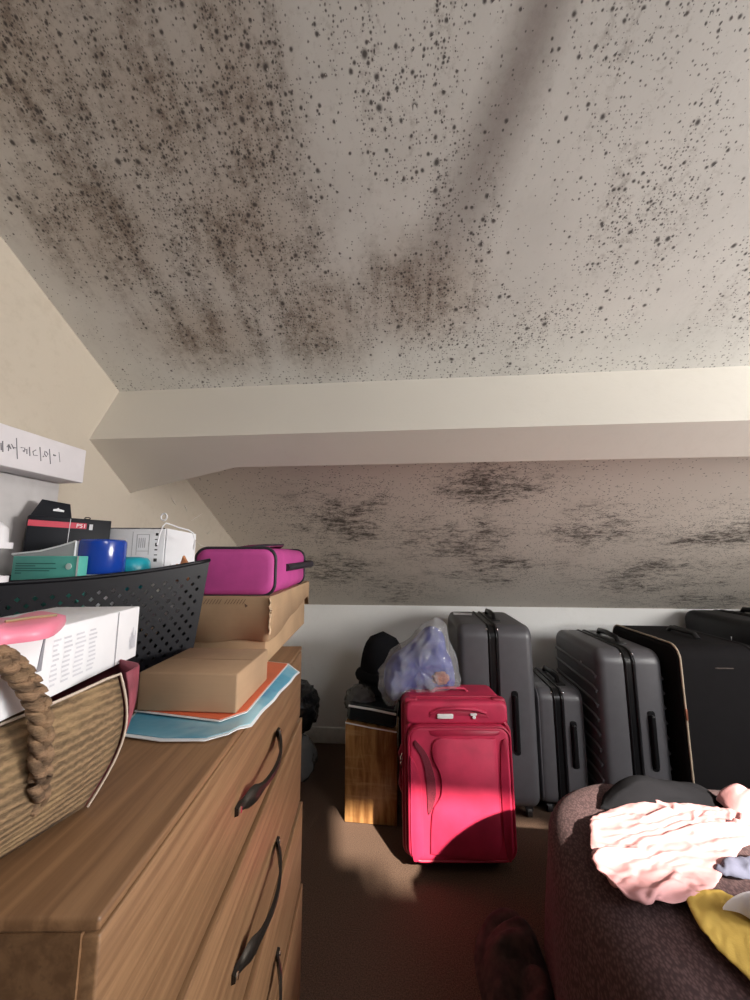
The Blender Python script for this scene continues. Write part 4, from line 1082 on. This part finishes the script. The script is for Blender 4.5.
def knit():
    M = Mat('mauve_knit', (0.17, 0.095, 0.10), 0.95)
    v = M.coord((1, 1, 1), rot=(0, 0, R(25)))
    vo = M.node('ShaderNodeTexVoronoi'); M.link(M.coord((260, 130, 130), rot=(0, 0, R(25))), vo.inputs['Vector']); vo.inputs['Scale'].default_value = 1.0
    d_ = S(M.nt, vo.outputs['Distance']); n = M.noise(v, 9, 3)
    M.color(M.mix(d_.step(.1, .75), (0.135, 0.078, 0.08), (0.058, 0.031, 0.034)))
    M.bump(d_, -0.8, 0.006)
    return M.m
M_knit = knit()
def bed_loop(ins, z, wave=0.0, seed=0):
    out = []
    for i, (a, b_) in enumerate(rrect(bx1 - bx0 - 2 * ins, by1 - by0 - 2 * ins, max(.26 - ins, .03), 14, (bx0 + bx1) / 2, (by0 + by1) / 2)):
        out.append((a, b_))
    # resample the long straight sides
    res = []
    for i, p in enumerate(out):
        q = out[(i + 1) % len(out)]; L_ = math.hypot(q[0] - p[0], q[1] - p[1]); k = 40 if i % 15 == 14 else 1
        for j in range(k): res.append((p[0] + (q[0] - p[0]) * j / k, p[1] + (q[1] - p[1]) * j / k))
    cx, cy = (bx0 + bx1) / 2, (by0 + by1) / 2; o_ = []
    for i, (a, b_) in enumerate(res):
        w_ = wave * (math.sin(i * .55) + .6 * math.sin(i * .23 + 1)) 
        n_ = Vector((a - cx, b_ - cy)).normalized()
        o_.append(Vector((a + n_.x * w_, b_ + n_.y * w_, z + .008 * fbm((a, b_, 0), 4) * (1 if ins > .02 else .4))))
    return o_
m = MB(); loops = [bed_loop(.7, BZ), bed_loop(.45, BZ + .004), bed_loop(.28, BZ + .004), bed_loop(.16, BZ + .002), bed_loop(.09, BZ - .004), bed_loop(.05, BZ - .014), bed_loop(.02, BZ - .035), bed_loop(.004, BZ - .07, .004), bed_loop(-.004, BZ - .13, .010), bed_loop(-.012, BZ - .22, .016), bed_loop(-.02, BZ - .33, .022), bed_loop(-.025, BZ - .43, .026)]
m.loft(loops, cap=False); m.add(loops[0], [tuple(range(len(loops[0])))])
bl = m.build('blanket', M_knit, None, smooth=80, weld=True); modifier(bl, 'SOLIDIFY', thickness=.008, offset=-1)
tag(bl, 'mauve brown knitted blanket draped over the bed edge', 'blanket')

def inside(p, poly):
    c_ = False; j = len(poly) - 1
    for i in range(len(poly)):
        a, b_ = poly[i], poly[j]
        if (a.y > p.y) != (b_.y > p.y) and p.x < (b_.x - a.x) * (p.y - a.y) / (b_.y - a.y) + a.x: c_ = not c_
        j = i
    return c_
def dropped_cloth(specs, z0, frames=32):
    """sheets of cloth, loosely pleated, let fall on the bed top with Blender's cloth solver and then kept as plain meshes"""
    pm = bpy.data.meshes.new('slab'); pm.from_pydata([(-.2, .1, z0), (2.2, .1, z0), (2.2, 1.75, z0), (-.2, 1.75, z0)], [], [(0, 1, 2, 3)])
    slab = bpy.data.objects.new('slab', pm); col.objects.link(slab)
    slab.modifiers.new('c', 'COLLISION'); slab.collision.thickness_outer = .006; slab.collision.cloth_friction = 30
    obs = []
    for sp in specs:
        poly = spline([Vector((p[0], p[1], 0)) for p in sp['outline']] + [Vector((sp['outline'][0][0], sp['outline'][0][1], 0))], 6)[:-1]
        d = Vector((math.cos(sp['ang']), math.sin(sp['ang']), 0)); e = Vector((-d.y, d.x, 0)); st = sp['step']
        us = [p.dot(d) for p in poly]; vs_ = [p.dot(e) for p in poly]
        nu = int((max(us) - min(us)) / st) + 1; nv = int((max(vs_) - min(vs_)) / (st * .62)) + 1
        idx = {}; V = []; F = []
        c_ = sum(poly, Vector()) / len(poly); rad = max((p - c_).length for p in poly)
        for i in range(nu):
            for j in range(nv):
                u, v = min(us) + i * st, min(vs_) + j * st * .62
                q = d * u + e * v
                if not inside(q, poly): continue
                w_ = noise.noise(Vector((u * 4 + sp['seed'], v * 5, sp['seed']))); w2 = noise.noise(Vector((u * 11, v * 11, sp['seed'] + 3)))
                z = sp.get('lift', .02) + sp['amp'] * (1 + math.sin(v * sp['freq'] + 3.4 * w_ + .6 * w2)) * (.7 + .6 * w_) + sp['dome'] * max(0, 1 - ((q - c_).length / rad) ** 2)
                idx[i, j] = len(V); V.append((q.x, q.y, z0 + z))
        for (i, j) in idx:
            k = [(i, j), (i + 1, j), (i + 1, j + 1), (i, j + 1)]
            if all(x in idx for x in k): F.append([idx[x] for x in k])
        me = bpy.data.meshes.new('sheet'); me.from_pydata(V, [], F)
        bm = bmesh.new(); bm.from_mesh(me); bmesh.ops.delete(bm, geom=[v for v in bm.verts if not v.link_faces], context='VERTS')
        for _ in range(8):                              # even out the stepped outline
            new = {}
            for v in bm.verts:
                if v.is_boundary:
                    nb = [e_.other_vert(v) for e_ in v.link_edges if e_.is_boundary]
                    if len(nb) == 2: new[v] = v.co * .4 + (nb[0].co + nb[1].co) * .3
            for v, c2 in new.items(): v.co = c2
        bm.to_mesh(me); bm.free()
        o_ = bpy.data.objects.new('sheet', me); col.objects.link(o_)
        cm = o_.modifiers.new('cloth', 'CLOTH'); cs = cm.settings
        cs.quality = 6; cs.mass = .25; cs.tension_stiffness = 12; cs.compression_stiffness = 12; cs.shear_stiffness = 5; cs.bending_stiffness = sp.get('bend', .25); cs.air_damping = 3
        cc = cm.collision_settings; cc.use_collision = True; cc.distance_min = .004; cc.use_self_collision = True; cc.self_distance_min = .003; cc.collision_quality = 2
        cm.point_cache.frame_start = 1; cm.point_cache.frame_end = frames + 2
        obs.append(o_)
    for f in range(1, frames + 1): scene.frame_set(f)
    dg = bpy.context.evaluated_depsgraph_get(); out = []
    for o_, sp in zip(obs, specs):
        me = bpy.data.meshes.new_from_object(o_.evaluated_get(dg)); out.append(me)
    for o_ in obs + [slab]: bpy.data.objects.remove(o_)
    scene.frame_set(1)
    res = []
    for me, sp in zip(out, specs):
        me.materials.clear(); me.materials.append(sp['mat']); me.shade_smooth(); me.name = sp['name']
        o_ = bpy.data.objects.new(sp['name'], me); col.objects.link(o_)
        if sp.get('parent'): o_.parent = sp['parent']
        modifier(o_, 'SOLIDIFY', thickness=.003, offset=0); modifier(o_, 'SUBSURF', levels=1, render_levels=1)
        if sp.get('label'): tag(o_, sp['label'], sp['cat'])
        res.append(o_)
    return res
def pile(name, label, cat, outline, z0, height, mat, seed, folds=(16, .4, .018), n=26, parent=None, power=2.2, dens=5, crisp=1.0, tiltfn=None):
    """heap of cloth: closed outline (world points), domed and folded along one direction"""
    ring_ = spline([Vector((p[0], p[1], 0)) for p in outline] + [Vector((outline[0][0], outline[0][1], 0))], dens)[:-1]
    c_ = sum(ring_, Vector()) / len(ring_); fr, ang, amp = folds
    d = Vector((math.cos(ang), math.sin(ang), 0)); e = Vector((-d.y, d.x, 0))
    loops = []
    for k in range(n + 1):
        s = 1 - k / n
        L_ = []
        for p in ring_:
            q = c_ + (p - c_) * max(s, .004)
            u_, v_ = q.dot(d), q.dot(e)
            wx_ = noise.noise(Vector((u_ * 3.0 + seed, v_ * 3.2, seed))); wy_ = noise.noise(Vector((u_ * 6 + seed, v_ * 6, seed + 4)))
            ph_ = v_ * fr + 2.6 * wx_ + .9 * wy_
            fold = abs(math.sin(ph_)) ** (.85 * crisp)
            ph2 = (v_ * .8 + u_ * .6) * fr * 1.7 + 2.4 * wy_ + seed
            fold2 = abs(math.sin(ph2)) ** .9 * max(0, noise.noise(Vector((u_ * 6 + 5, v_ * 6, seed))) + .35)
            prof_ = (1 - s ** power)
            rim_ = min(1, prof_ * 4)
            crk = abs(noise.noise(Vector((u_ * 22, v_ * 30, seed + 2))))
            z = z0 + height * prof_ * (.75 + .6 * noise.noise(Vector((q.x * 6 + seed, q.y * 6, 0)))) + rim_ * amp * (fold - .55 + .7 * fold2 - .12 * crk)
            if tiltfn: z += tiltfn(q)
            L_.append(Vector((q.x, q.y, max(z, z0 + .002 * k / n + (tiltfn(q) if tiltfn else 0)))))
        loops.append(L_)
    under = [Vector((p.x, p.y, z0 - .004 + (tiltfn(p) if tiltfn else 0))) for p in ring_]
    m = MB(); m.loft([under] + loops)
    o_ = m.build(name, mat, parent, smooth=80)
    if label: tag(o_, label, cat)
    return o_
M_pinkcloth = plain('pale_pink_cotton', (0.54, 0.275, 0.285), 0.8, var=.05, bump=.2, bscale=300)
zb_ = BZ + .012
pinkg = thing('pink_garment', 'crumpled pale pink garment heaped in the sun on the bed', 'garment')
PINK_OUT = [hz(586, 858, zb_), hz(592, 835, zb_ + .02), hz(590, 812, zb_ + .03), hz(606, 795, zb_ + .05), hz(640, 788, zb_ + .05), hz(690, 795, zb_ + .03), hz(745, 800, zb_ + .03), hz(800, 812, zb_), hz(800, 840, zb_), hz(745, 850, zb_), hz(716, 870, zb_), hz(697, 894, zb_), hz(652, 912, zb_), hz(610, 902, zb_)]
pile('sleeve', None, None, [hz(715, 790, zb_ + .03), hz(718, 779, zb_ + .05), hz(735, 778, zb_ + .05), hz(765, 790, zb_ + .05), hz(770, 806, zb_ + .03), hz(735, 803, zb_ + .03)], zb_ + .01, .055, M_pinkcloth, 8.0, (40, .3, .012), n=18, parent=pinkg)
zg_ = zb_ + .01
pile('black_garment', 'flat black garment lying at the back of the bed behind the pink cloth', 'garment', [hz(600, 800, zg_), hz(608, 784, zg_), hz(645, 779, zg_), hz(690, 781, zg_), hz(714, 789, zg_), hz(722, 799, zg_), hz(690, 805, zg_), hz(640, 806, zg_)], zb_ - .006, .045, M_felt, 5.0, (30, .1, .012), n=20)
M_yellow = plain('mustard_cotton', (0.50, 0.33, 0.065), 0.8, var=.06, bump=.2, bscale=300)
YEL_OUT = [hz(682, 896, zb_), hz(694, 880, zb_ + .02), hz(712, 874, zb_ + .03), hz(728, 880, zb_ + .03), hz(750, 905, zb_), hz(800, 925, zb_), hz(810, 1020, zb_), hz(770, 1010, zb_), hz(740, 978, zb_), hz(700, 938, zb_)]
M_denim = plain('grey_blue_cloth', (0.10, 0.105, 0.16), 0.85, bump=.2)
GB_OUT = [hz(700, 874, zb_), hz(716, 858, zb_ + .02), hz(745, 848, zb_ + .02), hz(800, 850, zb_ + .02), hz(810, 885, zb_), hz(760, 888, zb_), hz(725, 885, zb_)]
M_lav = plain('lavender_white_cotton', (0.56, 0.53, 0.58), 0.8, bump=.2)
pile('white_garment', 'lavender white cloth folded over the mustard garment', 'garment', [hz(722, 902, zb_ + .03), hz(724, 888, zb_ + .05), hz(745, 886, zb_ + .05), hz(790, 895, zb_ + .04), hz(800, 925, zb_ + .02), hz(765, 925, zb_ + .02), hz(740, 912, zb_ + .02)], zb_ + .022, .032, M_lav, 7.0, (30, .5, .009), n=20)

dropped_cloth([
    dict(name='cloth', outline=PINK_OUT, ang=.42, step=.0085, seed=3.0, amp=.030, freq=85, dome=.05, bend=.5, mat=M_pinkcloth, parent=pinkg, lift=.03),
    dict(name='yellow_garment', outline=YEL_OUT, ang=1.0, step=.0095, seed=6.0, amp=.014, freq=55, dome=.02, bend=.5, mat=M_yellow, lift=.012, label='mustard yellow garment lying at the right edge of the bed', cat='garment'),
    dict(name='grey_blue_garment', outline=GB_OUT, ang=.8, step=.010, seed=2.0, amp=.016, freq=95, dome=.03, mat=M_denim, lift=.006, label='dull grey-blue cloth between the pink and yellow garments', cat='garment'),
], BZ + .010)

# dark heap of clothes on the floor beside the bed
M_heap = plain('dark_red_brown_cloth', (0.045, 0.022, 0.02), .9, var=.5, scale=30, bump=.4, bscale=90)
hpz = [hz(u, v, 0.05) for u, v in ((500, 930), (520, 905), (555, 900), (585, 915))]
c_ = hz(528, 955, .06)
pile('clothes_heap', 'dark reddish heap of clothes on the carpet beside the bed', 'clothes', [c_ + Vector(p) for p in ((-.13, -.12, 0), (-.14, .05, 0), (-.08, .17, 0), (.02, .19, 0), (.055, .1, 0), (.06, -.1, 0), (.02, -.2, 0), (-.07, -.2, 0))], .002, .12, M_heap, 4.0, (26, .9, .03), n=26)
